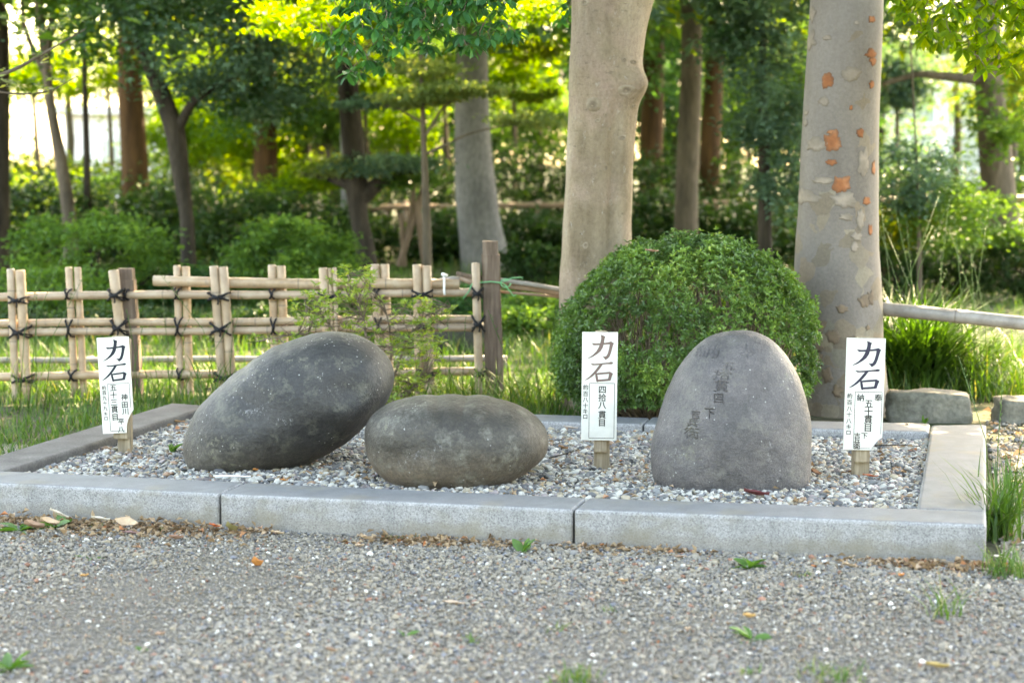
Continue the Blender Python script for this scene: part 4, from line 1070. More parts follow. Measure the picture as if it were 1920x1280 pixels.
for x, y, rx, ry in ((725,188,22,13),(838,370,52,38),(708,508,26,21),(672,722,42,36),(650,62,13,38),(655,195,22,46),(635,560,10,12),(632,612,9,20),(620,985,48,42),(800,1000,60,44),(812,1085,36,18),(885,1090,24,50),(905,815,30,75),(853,1235,20,26),(865,1180,30,22),(700,905,50,16),(865,116,14,10)):
    k_ += 1; bark_patch(*z3(x, y), rx / 2.667, ry / 2.667, M['patch_cream'], k_)
for x, y, rx, ry in ((448,198,28,20),(345,285,36,40),(410,330,32,34),(345,450,24,40),(595,150,18,34),(560,160,30,30),(578,291,12,12),(385,520,26,40),(340,390,22,26),(430,590,26,30)):
    k_ += 1; bark_patch(*z7(x, y), rx / 2.56, ry / 2.56, M['patch_tan'], k_)

# sprays hanging into the top of the picture -----------------------
def spray(parent, name, px_pts, Y, Yj, L, W, per, mat, twig, r=rng, attach=None, droop=.15):
    """leafy twig ends: each is a whorl of leaves round a twig tip"""
    Cs, Ds, Ls = [], [], []
    B = MB()
    for x, y in px_pts:
        c = np.array(P(x, y, Y + r.uniform(-Yj, Yj)))
        ax = unit(np.array([r.normal(0, .5), r.normal(0, .5), -.5]))
        for k in range(per):
            a_ = 2 * np.pi * k / per + r.uniform(-.4, .4)
            d = np.array([math.cos(a_), math.sin(a_), r.uniform(-.75, .15)]) + ax * .5
            Cs.append(c - ax * r.uniform(0, .02)); Ds.append(d); Ls.append(L * r.uniform(.7, 1.15))
        up_ = c + np.array([r.normal(0, .03), r.normal(0, .03), r.uniform(.02, .07)])
        B.tube([tuple(up_), tuple((c + up_) / 2 + r.normal(0, .01, 3)), tuple(c)], .0018, 4, .5)
    Ls = np.array(Ls)
    V, F, a = leaves_round(np.array(Cs), np.array(Ds), Ls, Ls * (W / L), droop=droop, r=r)
    mesh_np(name, V, F, mat, parent, {'v': a}, smooth=True)
    B.build('twigs', twig, parent)['kind'] = 'stuff'
def region_pts(polys, n, r=rng):
    out = []
    for (x0, y0, x1, y1), m_ in zip(polys, n):
        for _ in range(m_): out.append((r.uniform(x0, x1), r.uniform(y0, y1)))
    return out
pts = [(660, 135), (690, 118), (712, 128), (640, 108), (618, 72), (640, 60), (668, 90), (700, 92), (722, 86), (745, 92), (760, 78), (655, 40), (680, 55), (705, 60), (730, 60), (640, 20), (665, 12), (690, 24), (715, 30), (628, 88), (765, 70), (600, 64), (650, 78), (676, 140), (735, 20),
       (790, 40), (812, 30), (835, 45), (855, 30), (880, 40), (905, 50), (930, 60), (950, 72), (965, 66), (870, 72), (895, 85), (845, 68), (820, 62), (800, 72), (775, 50), (790, 85), (810, 92), (878, 92), (855, 88), (920, 78), (860, 12), (885, 16), (835, 12), (805, 10), (905, 20), (940, 40), (780, 18), (760, 35)]
spray(t1, 'leaves', pts + [(x + rng.normal(0, 13), y - abs(rng.normal(0, 12))) for x, y in pts] + region_pts([(620, -60, 960, 10)], [50]), 8.45, .25, .068, .029, 7, M['overhang'], M['twig'])
spray(t1, 'leaves', [(1068, 20), (1062, 32), (1055, 12), (1050, 40)], 9.3, .1, .06, .026, 6, M['overhang'], M['twig'])

lime = thing('tree', 'lime green leafy branch end hanging into the upper corner above the handrail', 'tree', (3.6, 8.6, 0))
limb(lime, [(3.6, 8.6, -.1), (3.55, 8.6, 1.2), (3.5, 8.6, 2.6), (3.4, 8.6, 4.2)], .12, .06, M['bark_brown'], 'trunk')
limb(lime, [(3.5, 8.6, 2.3), (3.0, 8.5, 2.32), (2.5, 8.4, 2.2), (2.2, 8.4, 2.05)], .035, .008, M['bark_brown'])
pts = [(1700, 30), (1730, 20), (1760, 30), (1720, 50), (1745, 60), (1775, 55), (1790, 80), (1810, 95), (1830, 120), (1850, 130), (1870, 110), (1840, 100), (1880, 90), (1900, 60), (1860, 60), (1820, 50), (1800, 20), (1840, 20), (1880, 25), (1910, 15), (1690, 12), (1755, 85), (1735, 75), (1825, 75), (1905, 105), (1890, 128), (1865, 85), (1790, 45)]
spray(lime, 'leaves', pts + [(x + rng.normal(0, 13), y - abs(rng.normal(0, 12))) for x, y in pts] + region_pts([(1690, -70, 1990, 10), (1915, 0, 2000, 110)], [40, 24]), 8.2, .3, .07, .028, 8, M['lime'], M['twig'])
crown('crown', (4.0, 8.8, 4.0), (1.9, 1.9, 1.3), 5000, .13, M['lime'], lime, 40, .26, .2)

# palmate maple sprig in the other corner
mp = thing('maple_tree', 'pale maple sprig with lobed leaves reaching in at the upper corner over the lattice fence', 'tree', (-4.2, 9.6, 0))
limb(mp, [(-4.2, 9.6, -.1), (-4.15, 9.6, 1.0), (-4.1, 9.6, 2.4), (-3.9, 9.7, 4.0)], .08, .04, M['bark_brown'], 'trunk')
limb(mp, [(-4.12, 9.6, 1.9)] + [P(x, y, 9.6)[:] for x, y in ((-60, 165), (30, 130), (100, 90), (165, 52))], .016, .003, M['bark_brown'])
limb(mp, [P(x, y, 9.55)[:] for x, y in ((-60, 165), (40, 178), (95, 172), (150, 140))], .006, .002, M['bark_brown'])
def palmate(centres, S, parent, mat, r=rng):
    Cs, Ds, Ls, v = [], [], [], []
    for c in centres:
        nrm = unit(np.array([r.normal(0, .4), r.normal(-.3, .4), 1.0])); t0 = unit(np.cross(nrm, r.normal(size=3))); t1_ = np.cross(nrm, t0)
        s = S * r.uniform(.7, 1.2); vv = r.random()
        for k, l_ in zip(range(7), (.45, .75, .95, 1.05, .95, .75, .45)):
            a_ = (k - 3) * .62
            Cs.append(c); Ds.append(t0 * math.cos(a_) + t1_ * math.sin(a_)); Ls.append(s * l_); v.append(vv)
    Ls = np.array(Ls)
    V, F, a = leaves(np.array(Cs), np.array(Ds), Ls, Ls * .3, fold=.05, v=np.array(v), r=r, wide=.4)
    return mesh_np('leaves', V, F, mat, parent, {'v': a}, smooth=False)
cen = [np.array(P(x + rng.normal(0, 9), y + rng.normal(0, 7), 9.6 + rng.uniform(-.2, .2))) for x, y in [(10, 40), (25, 48), (45, 44), (70, 52), (95, 44), (120, 38), (130, 32), (60, 62), (30, 58), (5, 60), (85, 60), (45, 70), (20, 150), (40, 155), (60, 160), (85, 168), (95, 158), (115, 152), (10, 165), (30, 168), (70, 150), (100, 142), (125, 150), (8, 130), (80, 115), (90, 100), (140, 45)] for _ in range(2)]
palmate(cen, .05, mp, M['maple'])

# ------------------------------------------------------------------ clipped round shrub
SH = Vector((.775, 8.33, 0))
shrub = thing('clipped_shrub', 'large dome shaped evergreen shrub clipped round behind the tall boulder', 'shrub', SH)
def shrub_leaves():
    r = rng
    n = 12500
    d = unit(r.normal(size=(n * 2, 3)))
    d = d[d[:, 2] > -.55][:n]; n = len(d)
    depth = 1 - .28 * r.random(n) ** 1.8
    depth[: n // 2] = 1 - .06 * r.random(n // 2)
    depth[: n // 14] = 1 + .05 * r.random(n // 14)
    bump_ = 1 + .08 * fbm(d, 2.2, 3.0, 2) + .05 * fbm(d, 6, 7.0, 1)
    ex = 2.5
    sq = (np.abs(d) ** ex).sum(1) ** (-1 / ex)
    p = d * (sq * depth * bump_)[:, None]
    p[:, 0] *= .572; p[:, 1] *= .54
    p[:, 2] = np.where(p[:, 2] > 0, p[:, 2] * .515, p[:, 2] * .33) + .335
    p[:, 0] *= 1 - .12 * np.clip((p[:, 2] - .4) / .5, 0, 1)
    p[:, 0] += .03 * np.clip((p[:, 2] - .4) / .5, 0, 1)
    # thin places: the underside on the boulder's side, and a few worn holes
    hole = (p[:, 0] > .18) & (p[:, 2] < .42) & (p[:, 1] < .3)
    keep = ~(hole & (r.random(n) < .8 * np.clip(1.5 * (fbm(p, 5, 1.0, 1) + .45), 0, 1)))
    keep &= ~((p[:, 2] < .16) & (p[:, 0] > -.38))
    h2 = fbm(p, 4.2, 5.0, 2)
    keep &= ~((h2 > .2) & (r.random(n) < .85))
    p = p[keep]; d = d[keep]
    C = np.array(SH) + p
    per = 7
    ax = unit(d + r.normal(0, .35, d.shape) + [0, 0, .35])
    t0 = unit(np.cross(ax, r.normal(size=ax.shape))); t1_ = np.cross(ax, t0)
    Cs, Ds, vv = [], [], []
    cv = np.clip(.42 + 1.3 * fbm(p, 5, 8.0, 2) + r.normal(0, .12, len(p)), 0, 1)
    for k in range(per):
        a_ = 2 * np.pi * k / per + r.uniform(-.3, .3, len(p))
        tilt = r.uniform(.15, 1.0, len(p))
        Cs.append(C); Ds.append(t0 * np.cos(a_)[:, None] + t1_ * np.sin(a_)[:, None] + ax * tilt[:, None])
        vv.append(np.clip(cv * .75 + .3 * r.random(len(p)) * (tilt > .55) + .1 * r.random(len(p)), 0, 1))
    Cs, Ds, vv = np.concatenate(Cs), np.concatenate(Ds), np.concatenate(vv)
    L = r.uniform(.015, .029, len(Cs))
    V, F, a = leaves(Cs, Ds, L, L * .42, fold=.22, droop=.08, v=vv, wide=.55)
    mesh_np('foliage', V, F, M['azalea'], shrub, {'v': a}, smooth=False)
    # branch work
    B = MB()
    bases = [np.array(SH) + [r.uniform(-.22, .3), r.uniform(-.22, .1), -.02] for _ in range(9)]
    sel = r.choice(len(C), 300, replace=False)
    for i in sel:
        b0 = bases[np.argmin([np.linalg.norm((C[i] - q)[:2] - r.normal(0, .1, 2)) for q in bases])]
        m1 = b0 * .55 + C[i] * .45 + r.normal(0, .03, 3); m1[2] = max(m1[2], .1)
        tip_ = np.array(SH) + [0, 0, .3] + (C[i] - np.array(SH) - [0, 0, .3]) * .86
        B.tube([b0 * .75 + m1 * .25, m1, tip_ * .7 + m1 * .3 + r.normal(0, .02, 3), tip_], [.005, .004, .003, .0018], 4, .5, cap=False)
    for b0 in bases:
        for _ in range(3):
            e = b0 + [r.normal(0, .2), r.normal(0, .15), r.uniform(.25, .42)]
            B.tube([b0, b0 * .6 + e * .4 + r.normal(0, .03, 3), e], [.016, .012, .006], 7, .5)
    B.build('branches', M['twig'], shrub)
shrub_leaves()

# ------------------------------------------------------------------ straggly young azalea between boulder and fence
az = thing('straggly_bush', 'straggly thin bush with yellow green leaf tufts between the leaning boulder and the fence', 'bush', (P(700, 760, 8.7).x, 8.7, 0))
def straggly():
    r = np.random.default_rng(3)
    tips = []
    for (x0, y0, x1, y1), m_ in zip([(545, 545, 620, 620), (590, 500, 700, 600), (640, 520, 700, 640), (690, 560, 800, 690), (770, 560, 850, 640), (735, 640, 830, 760), (700, 700, 790, 770), (560, 580, 660, 640), (800, 570, 850, 600), (460, 625, 560, 660)], [40, 60, 36, 60, 32, 70, 60, 30, 12, 14]):
        for _ in range(m_): tips.append(np.array(P(r.uniform(x0, x1), r.uniform(y0, y1), 8.7 + r.uniform(-.28, .2))))
    B = MB(); nodes = []
    b0 = np.array(P(715, 790, 8.7)); b0[2] = 0
    mains = [[(700, 740), (690, 660), (682, 600), (660, 540), (650, 510)], [(690, 720), (650, 650), (610, 600), (570, 570)], [(725, 730), (745, 690), (760, 640), (800, 590), (845, 575)], [(722, 720), (735, 660), (730, 610), (720, 570)], [(740, 750), (770, 730), (800, 700)], [(680, 700), (620, 640), (560, 625), (480, 640)]]
    for mpts in mains:
        pth = [b0 + r.normal(0, .02, 3) * [1, 1, 0]] + [np.array(P(x, y, 8.7 + r.uniform(-.15, .15))) for x, y in mpts]
        B.tube(pth, np.linspace(.009, .0028, len(pth)), 6)
        for i in range(len(pth) - 1):
            for t in np.linspace(.2, 1, 4): nodes.append(pth[i] * (1 - t) + pth[i + 1] * t)
    nodes = np.array(nodes)
    Cs, Ds, vv = [], [], []
    for tp in tips:
        q = nodes[nodes[:, 2] < tp[2] + .04]
        nn = q[np.argmin(np.linalg.norm(q - tp, axis=1) + .15 * r.random(len(q)))]
        mid = nn * .5 + tp * .5 + r.normal(0, .02, 3)
        B.tube([nn, mid, tp], [.0026, .0018, .001], 4, cap=False)
        cl = r.random()
        for k in range(9):
            a_ = k * 2.4 + r.random(); el = r.uniform(-.2, 1.1)
            Cs.append(tp + r.normal(0, .003, 3)); Ds.append([math.cos(a_), math.sin(a_), el]); vv.append(cl * .6 + .4 * r.random())
    L = r.uniform(.018, .036, len(Cs))
    V, F, a = leaves(np.array(Cs), np.array(Ds), L, L * .4, v=np.array(vv), r=r, wide=.6)
    mesh_np('foliage', V, F, M['azalea_young'], az, {'v': a}, smooth=False)
    B.build('branches', M['twig'], az)
straggly()

def bush(label, px, pytop, pybot, wpx, Y, n, leaf, mat, group='shrubs beyond the fence', clumps=70, name='shrub', spread=.2, yr=None):
    cx = P(px, pytop, Y).x; zt = P(px, pytop, Y).z; zb = max(0.0, P(px, pybot, Y).z)
    rx = wpx * .5 * Y / F_PX
    root = thing(name, label, 'shrub', (cx, Y, 0), group)
    rz = (zt - zb) / 2
    crown('foliage', (cx, Y, zb + rz), (rx, yr or rx * .8, rz), n, leaf, M[mat], root, clumps, spread, .55)
    B = MB()
    for k in range(7):
        e = np.array([cx + rng.normal(0, rx * .45), Y + rng.normal(0, rx * .3), zb + rz * rng.uniform(.8, 1.4)])
        b0 = np.array([cx + rng.normal(0, rx * .1), Y, -.02])
        B.tube([b0, (b0 + e) / 2 + rng.normal(0, .05, 3), e], [.02, .014, .006], 5)
    B.build('stems', M['bark_dark'], root)
    return root
# ------------------------------------------------------------------ grass
def blades(C, H, lean, W, r=rng, v=None, curl=.5):
    n = len(C); a_ = r.random(n) * 6.283
    d = np.stack([np.cos(a_), np.sin(a_), 0 * a_], 1)
    s = np.stack([-d[:, 1], d[:, 0], 0 * a_], 1)
    H = np.broadcast_to(H, n)[:, None]; W = np.broadcast_to(W, n)[:, None]; le = np.broadcast_to(lean, n)[:, None]
    rows = []
    for t, wf in ((0, .8), (.35, 1.0), (.7, .7)):
        p = C + d * H * le * (t ** (1 + curl)) + np.array([0, 0, 1.0]) * H * (t - .35 * le * t * t)
        rows += [p - s * W * wf * .5, p + s * W * wf * .5]
    tip = C + d * H * le + np.array([0, 0, 1.0]) * H * (1 - .35 * le)
    V = np.stack(rows + [tip], 1).reshape(-1, 3)
    b = np.arange(n)[:, None] * 7
    F = np.concatenate([b + list(f) for f in [(0, 1, 3), (0, 3, 2), (2, 3, 5), (2, 5, 4), (4, 5, 6)]])
    vv = r.random(n) if v is None else v
    return V, F, np.repeat(vv, 7)
def lawn(name, label, n, x0, x1, y0, y1, h, cond=None, dens_scale=1.2, thr=-.15):
    xy = np.stack([rng.uniform(x0, x1, n), rng.uniform(y0, y1, n)], 1)
    a, b = in_kerb(xy)
    k = ~((a > -3.56) & (a < .05) & (b < 2.22))
    k &= b > .15
    if cond is not None: k &= cond(xy, a, b)
    xy = xy[k]
    f = fbm(np.column_stack([xy, np.zeros(len(xy))]), dens_scale, 2.0, 2)
    k = f + .25 * rng.random(len(xy)) > thr
    xy, f = xy[k], f[k]
    H = rng.uniform(h[0], h[1], len(xy)) * (.7 + .9 * np.clip(f + .3, 0, 1))
    V, F, at = blades(np.column_stack([xy, np.zeros(len(xy))]), H, rng.uniform(.15, .8, len(xy)), rng.uniform(.003, .007, len(xy)), v=np.clip(rng.normal(.5, .25, len(xy)) + f * .3, 0, 1))
    o = mesh_np(name, V, F, M['grass'], None, {'v': at}, smooth=False)
    tag(o, label, 'grass', kind='stuff')
lawn('grass', 'bright grass growing round the bamboo fence and behind the kerb', 32000, -3.6, 1.2, 7.4, 10.7, (.03, .09), lambda xy, a, b: (b > 1.0) | (a > -3.5))
lawn('grass', 'taller grass behind the bamboo fence at the edging', 1500, -4, 1.0, 9.6, 10.9, (.06, .17))
lawn('grass', 'dark grass on the ground between the edging and the shrubs', 16000, -4.5, 1.6, 10.6, 14.2, (.07, .18), thr=-.5)
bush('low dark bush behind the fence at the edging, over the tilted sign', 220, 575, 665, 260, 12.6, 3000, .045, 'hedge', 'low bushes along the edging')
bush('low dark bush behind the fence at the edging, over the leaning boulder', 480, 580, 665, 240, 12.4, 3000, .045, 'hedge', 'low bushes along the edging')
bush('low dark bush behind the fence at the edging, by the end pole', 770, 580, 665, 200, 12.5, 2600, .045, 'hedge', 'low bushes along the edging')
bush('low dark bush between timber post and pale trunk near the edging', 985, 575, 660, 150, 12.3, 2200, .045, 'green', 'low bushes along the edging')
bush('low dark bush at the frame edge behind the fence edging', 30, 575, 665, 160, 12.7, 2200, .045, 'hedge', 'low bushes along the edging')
lawn('grass', 'grass on the verge beyond the grey edging stones', 8000, 1.7, 4.2, 9.2, 11.8, (.05, .16))
lawn('grass', 'thin far grass on the bank before the hedge', 26000, -6, 8, 13.5, 23.2, (.06, .2), thr=-.3)
def tuft(label, pos, n, h, spread, lean, w, group='grass tufts', v0=.5, stalks=0):
    C = np.array(pos) + np.column_stack([rng.normal(0, spread, n), rng.normal(0, spread, n), np.zeros(n)])
    H = rng.uniform(h[0], h[1], n)
    V, F, a = blades(C, H, rng.uniform(lean[0], lean[1], n), rng.uniform(w * .6, w * 1.2, n), v=np.clip(rng.normal(v0, .22, n), 0, .97), curl=.8)
    root = thing('grass_tuft', label, 'grass tuft', pos, group)
    mesh_np('blades', V, F, M['grass'], root, {'v': a}, smooth=False)['kind'] = 'stuff'
    if stalks:
        B = MB()
        for _ in range(stalks):
            c = np.array(pos) + [rng.normal(0, spread), rng.normal(0, spread), 0]
            hh = h[1] * rng.uniform(1.1, 1.7); dx, dy = rng.normal(0, .22, 2) * hh
            B.tube([c, c + [dx * .25, dy * .25, hh * .55], c + [dx, dy, hh]], [.0022, .0018, .001], 4)
            for t in np.linspace(.72, 1, 9):
                q = c + np.array([dx * t * t, dy * t * t, hh * t]); e = q + rng.normal(0, .006, 3) + [0, 0, .008]
                B.tube([q, e], [.0022, .0012], 4)
        B.build('seed_stalks', M['grass'], root)
    return root
tuft('tall arching grass clump with broad blades beside the mottled trunk', G(1705, 735), 900, (.3, .72), .09, (.35, 1.15), .014, 'grass clumps behind the edging stones', .2, 12)
tuft('loose feathery grass clump above the second edging stone', G(1815, 730), 700, (.22, .55), .13, (.4, 1.15), .006, 'grass clumps behind the edging stones', .5, 8)
tuft('grass clump at the far edge behind the small edging stone', G(1900, 745), 300, (.15, .35), .12, (.3, 1.0), .005, 'grass clumps behind the edging stones', .65, 2)
V, F, a = None, None, None
bl = thing('broad_leaf_plant', 'strap leaved plant with wide bright blades in front of the tall grass clump', 'plant', G(1730, 738))
C = np.array(G(1730, 738)) + np.column_stack([rng.normal(0, .04, 60), rng.normal(0, .04, 60), np.zeros(60)])
V, F, a = blades(C, rng.uniform(.25, .55, 60), rng.uniform(.35, 1.1, 60), rng.uniform(.02, .034, 60), v=rng.uniform(.15, .7, 60))
mesh_np('blades', V, F, M['grass'], bl, {'v': a}, smooth=False)['kind'] = 'stuff'
tuft('long grass tuft pressed against the outer side of the broad kerb slab', G(1872, 1010), 130, (.12, .34), .035, (.3, 1.0), .007, 'grass tufts round the kerb', .5, 3)
tuft('grass tuft on the soil just behind the long tuft by the kerb slab', G(1905, 960), 110, (.1, .26), .05, (.3, 1.0), .005, 'grass tufts round the kerb', .6)
tuft('small grass tuft on the gravel off the sharp kerb corner', G(1890, 1085), 90, (.06, .15), .035, (.4, 1.1), .004, 'grass tufts round the kerb', .6)
tuft('sparse grass tuft standing alone on the gravel path', G(1770, 1160), 26, (.07, .17), .018, (.5, 1.1), .005, 'grass tufts on the path', .6)
tuft('blurred grass tuft at the lower picture edge under the oval boulder', G(1080, 1285), 70, (.03, .07), .03, (.4, 1.1), .004, 'grass tufts on the path', .7)
tuft('low grass patch at the lower edge below the lone tuft', G(1560, 1275), 70, (.03, .06), .04, (.4, 1.2), .004, 'grass tufts on the path', .7)
for x, y, txt in ((735, 1015, 'under the front kerb joint'), (785, 1012, 'near the kerb foot below the oval boulder'), (1045, 1185, 'on the open path, lone and tiny'), (885, 1208, 'on the open path below the tan leaf'), (1148, 1152, 'on the path between two pale pebbles'), (180, 992, 'by the broad leaved weeds'), (310, 1000, 'beside the litter under the kerb'), (1512, 1083, 'beside the toothed weed'), (1400, 1268, 'at the lower picture edge')):
    tuft('tiny green sprout ' + txt, G(x, y), 16, (.015, .04), .012, (.4, 1.2), .004, 'tiny sprouts on the path', .75)
tuft('dry seed grass arching past the end pole of the fence', G(45, 770), 24, (.25, .5), .06, (.4, .9), .004, 'tall grass along the fence', .93, 4)
tuft('long grass blades rising in front of the fence above the tilted sign', G(330, 762), 50, (.12, .32), .14, (.3, .9), .005, 'tall grass along the fence', .5, 4)
tuft('long grass blades crossing the paired fence poles beside the leaning boulder', G(420, 760), 50, (.16, .4), .09, (.3, .8), .006, 'tall grass along the fence', .45, 3)
tuft('yellow sunlit grass at the foot of the end pole', G(860, 770), 150, (.12, .3), .14, (.4, 1.0), .006, 'tall grass along the fence', .8, 4)
tuft('bright grass between the timber post and the pale trunk', G(1000, 770), 220, (.12, .32), .14, (.4, 1.0), .006, 'tall grass along the fence', .65, 3)

# ------------------------------------------------------------------ weeds
def weed(label, x, y, n, L, W, z=0.004, v=(.2, 1), el=(-.05, .5), group='broad leaved weeds'):
    pos = G(x, y, z)
    root = thing('weed', label, 'weed', pos, group)
    for k in range(n):
        a_ = k * 2.4 + rng.uniform(-.3, .3); l_ = L * rng.uniform(.7, 1.2)
        d = np.array([[math.cos(a_), math.sin(a_), rng.uniform(*el)]])
        V, F, at = leaves_round(np.array([pos[:]]), d, np.array([l_]), np.array([l_ * W]), droop=.2, v=np.array([rng.uniform(*v)]))
        mesh_np('leaf', V, F, M['weed'], root, {'v': at})
weed('leafy green weed cluster at the frame edge under the front kerb', 35, 996, 14, .085, .38)
weed('broad leaved weed among dead leaves under the kerb', 105, 990, 9, .07, .42, el=(0, .8))
weed('single upright weed leaf leaning against the front kerb', 128, 984, 3, .085, .34, el=(.3, .9))
weed('small bright weed at the foot of the kerb below the oval boulder', 980, 1036, 6, .055, .5, el=(.4, 1.6))
weed('toothed green weed on the path below the tall boulder', 1405, 1066, 8, .07, .4, el=(.1, 1.0))
weed('spreading weed with pale leaves beside the orange fallen leaf', 1410, 1198, 8, .065, .36, el=(.05, .9))
weed('dandelion like leaf with an orange leaf tucked under it', 168, 1048, 4, .06, .3, el=(.05, .4))
weed('little weed on the path under the white fallen leaf', 265, 1222, 4, .03, .45, el=(.2, 1))
weed('pair of seed leaves on the open path', 760, 1195, 2, .036, .4, el=(.6, .9))
weed('weed at the lower corner of the path', 20, 1255, 8, .065, .4, el=(.1, .8))
weed('green seedling growing from the bed against the leaning boulder', 325, 848, 9, .05, .4, BED_Z, el=(.6, 2.2))
weed('low seedling growing before the grey edging stone', 1735, 795, 5, .04, .45, .01, el=(.6, 1.8))

# ------------------------------------------------------------------ fallen leaves
def leaf_mat_solid(name, c): return noise_mat(name, [(.3, tuple(x * .8 for x in c)), (.7, tuple(min(1, x * 1.15) for x in c))], 60, rough=.65, bstr=.25, bdist=.003)
def fallen(label, x, y, L, W, col, z=.012, yaw=0.0, curl=.3, pitch=.1, roll=.0):
    p = G(x, y, z)
    n, m_ = 8, 4
    V = []
    for i in range(n + 1):
        t = i / n; w = W * .5 * (math.sin(math.pi * min(1, t * .97 + .02)) ** .75)
        for j in range(-m_, m_ + 1):
            s = j / m_
            V.append(((t - .5) * L, s * w, curl * W * (abs(s) ** 1.6) * .6 + .3 * curl * L * (t - .5) ** 2 + .0015 * math.sin(9 * t + 4 * s)))
    rot = Matrix.Rotation(yaw, 3, 'Z') @ Matrix.Rotation(pitch, 3, 'Y') @ Matrix.Rotation(roll, 3, 'X')
    V = np.array([rot @ Vector(v) + p for v in V])
    V[:, 2] += max(0, z - V[:, 2].min())
    k = 2 * m_ + 1
    i = np.arange(n)[:, None] * k; j = np.arange(k - 1)[None, :]
    Q = np.stack([i + j, i + j + 1, i + k + j + 1, i + k + j], -1).reshape(-1, 4)
    key = 'fl_%d_%d_%d' % tuple(int(c * 100) for c in col)
    if key not in M: M[key] = leaf_mat_solid('fallen_leaf_' + str(len(M)), col)
    tag(mesh_np('fallen_leaf', V, Q, M[key]), label, 'leaf', 'fallen leaves')
TAN, BRN, ORG_, RED, PAL = (.42, .3, .2), (.3, .19, .13), (.5, .2, .06), (.11, .03, .03), (.5, .44, .36)
fallen('pale curled leaf lying in the litter under the front kerb', 188, 976, .06, .024, PAL, .045, .2, .5, .2)
fallen('large light brown ribbed leaf leaning on the front kerb', 237, 983, .075, .04, TAN, .05, -.1, .3, .15, .5)
fallen('brown folded leaf among the weeds at the frame edge', 62, 992, .08, .04, BRN, .05, .9, .6, .3, .3)
fallen('tan leaf propped on the weeds beside the folded brown leaf', 92, 984, .065, .035, TAN, .055, .6, .5, .3, .4)
fallen('whitish leaf standing against the kerb above the weeds', 110, 972, .065, .028, PAL, .07, .3, .4, .5)
fallen('mauve brown leaf on the litter below the kerb joint', 245, 1000, .055, .022, (.25, .15, .14), .012, .1, .4)
fallen('curled orange leaf standing on the open path', 478, 1062, .04, .022, ORG_, .012, .8, 1.4, .5, .3)
fallen('small orange leaf flat on the path near the dandelion like weed', 158, 1080, .034, .016, (.5, .27, .1), .012, 1.0, .5)
fallen('tan pointed leaf lying alone in the middle of the path', 850, 1131, .062, .02, (.45, .33, .24), .012, -.08, .3)
fallen('small buff leaf on the path below the second kerb joint', 1167, 1090, .03, .013, (.45, .3, .17), .012, .1, .8)
fallen('orange tan cupped leaf above the spreading weed', 1404, 1157, .032, .016, (.55, .33, .13), .014, 0, .9)
fallen('yellow brown curved leaf near the lower edge of the path', 1757, 1250, .055, .018, (.4, .28, .1), .012, -.1, .7)
fallen('large dark red leaf at the foot of the tall boulder', 1418, 928, .085, .028, RED, BED_Z + .008, -.25, .7, .12)
fallen('round tan leaf stone coloured, at the boulder edge', 1508, 905, .04, .026, (.42, .31, .22), BED_Z + .012, .2, .5, .1)
fallen('brown leaf leaning on the side of the tall boulder', 1528, 890, .045, .025, (.22, .1, .05), BED_Z + .015, .3, .6, .4, .5)
fallen('whitish leaf on the bed near the navy lettered sign stake', 1565, 893, .045, .016, PAL, BED_Z + .01, -.6, .4)
fallen('red maple leaf scrap at the foot of the navy lettered sign', 1632, 893, .055, .014, (.42, .11, .05), BED_Z + .012, -.1, .5)
fallen('curled tan leaf standing against the rear kerb', 1702, 803, .042, .02, (.36, .27, .2), BED_Z + .02, .8, .6, .5)
fallen('reddish leaf on the bed beside the broad kerb slab', 1709, 846, .034, .012, (.24, .11, .08), BED_Z + .012, .4, .4)
fallen('orange scrap of leaf under the leaning boulder', 479, 882, .02, .014, ORG_, BED_Z + .01, .3, .7)
fallen('orange leaf on the bed edge near the first kerb joint', 532, 901, .03, .012, ORG_, BED_Z + .012, .1, .6)
fallen('long brown leaf on the bed at the rear by the leaning boulder', 332, 791, .065, .018, (.42, .24, .12), BED_Z + .012, .15, .5)
fallen('pinkish tan leaf on the bed behind the leaning boulder', 345, 802, .07, .025, (.46, .35, .27), BED_Z + .012, -.1, .3)
fallen('olive curled leaf by the first kerb joint', 432, 996, .045, .026, (.18, .15, .06), .03, .7, 1.0, .5)
fallen('red leaf scrap at the first kerb joint', 402, 988, .035, .016, (.5, .13, .05), .03, .3, .6, .3)
fallen('buff leaf on the ground beneath the middle of the front kerb', 686, 1012, .045, .024, TAN, .03, .6, .7, .3)
fallen('pale tan leaf lying just below the buff one', 674, 1024, .032, .016, (.5, .36, .25), .012, .5, .6)
fallen('buff leaf flat on the soil outside the kerb corner', 1873, 1045, .05, .022, PAL, .012, .1, .3)
fallen('yellow leaf on the soil beyond the grass by the kerb slab', 1908, 905, .05, .014, (.5, .36, .12), .012, .1, .4)
fallen('dry brown leaf caught under the clipped shrub', 1165, 752, .07, .025, (.4, .3, .22), .15, .9, .6, .9)
fallen('dead leaf caught on top of the clipped shrub', 1222, 472, .05, .025, (.38, .22, .16), .86, 0, .4)
fallen('brown leaf beside the oval boulder end', 1055, 842, .04, .02, (.33, .19, .11), BED_Z + .012, .3, .8, .3)
fallen('buff leaf tucked under the oval boulder', 990, 885, .04, .02, (.4, .3, .2), BED_Z + .012, -.2, .7, .3)
fallen('tan leaf lying on the rear bed behind the brown lettered sign', 1070, 803, .06, .018, (.5, .4, .33), BED_Z + .015, -.3, .5)

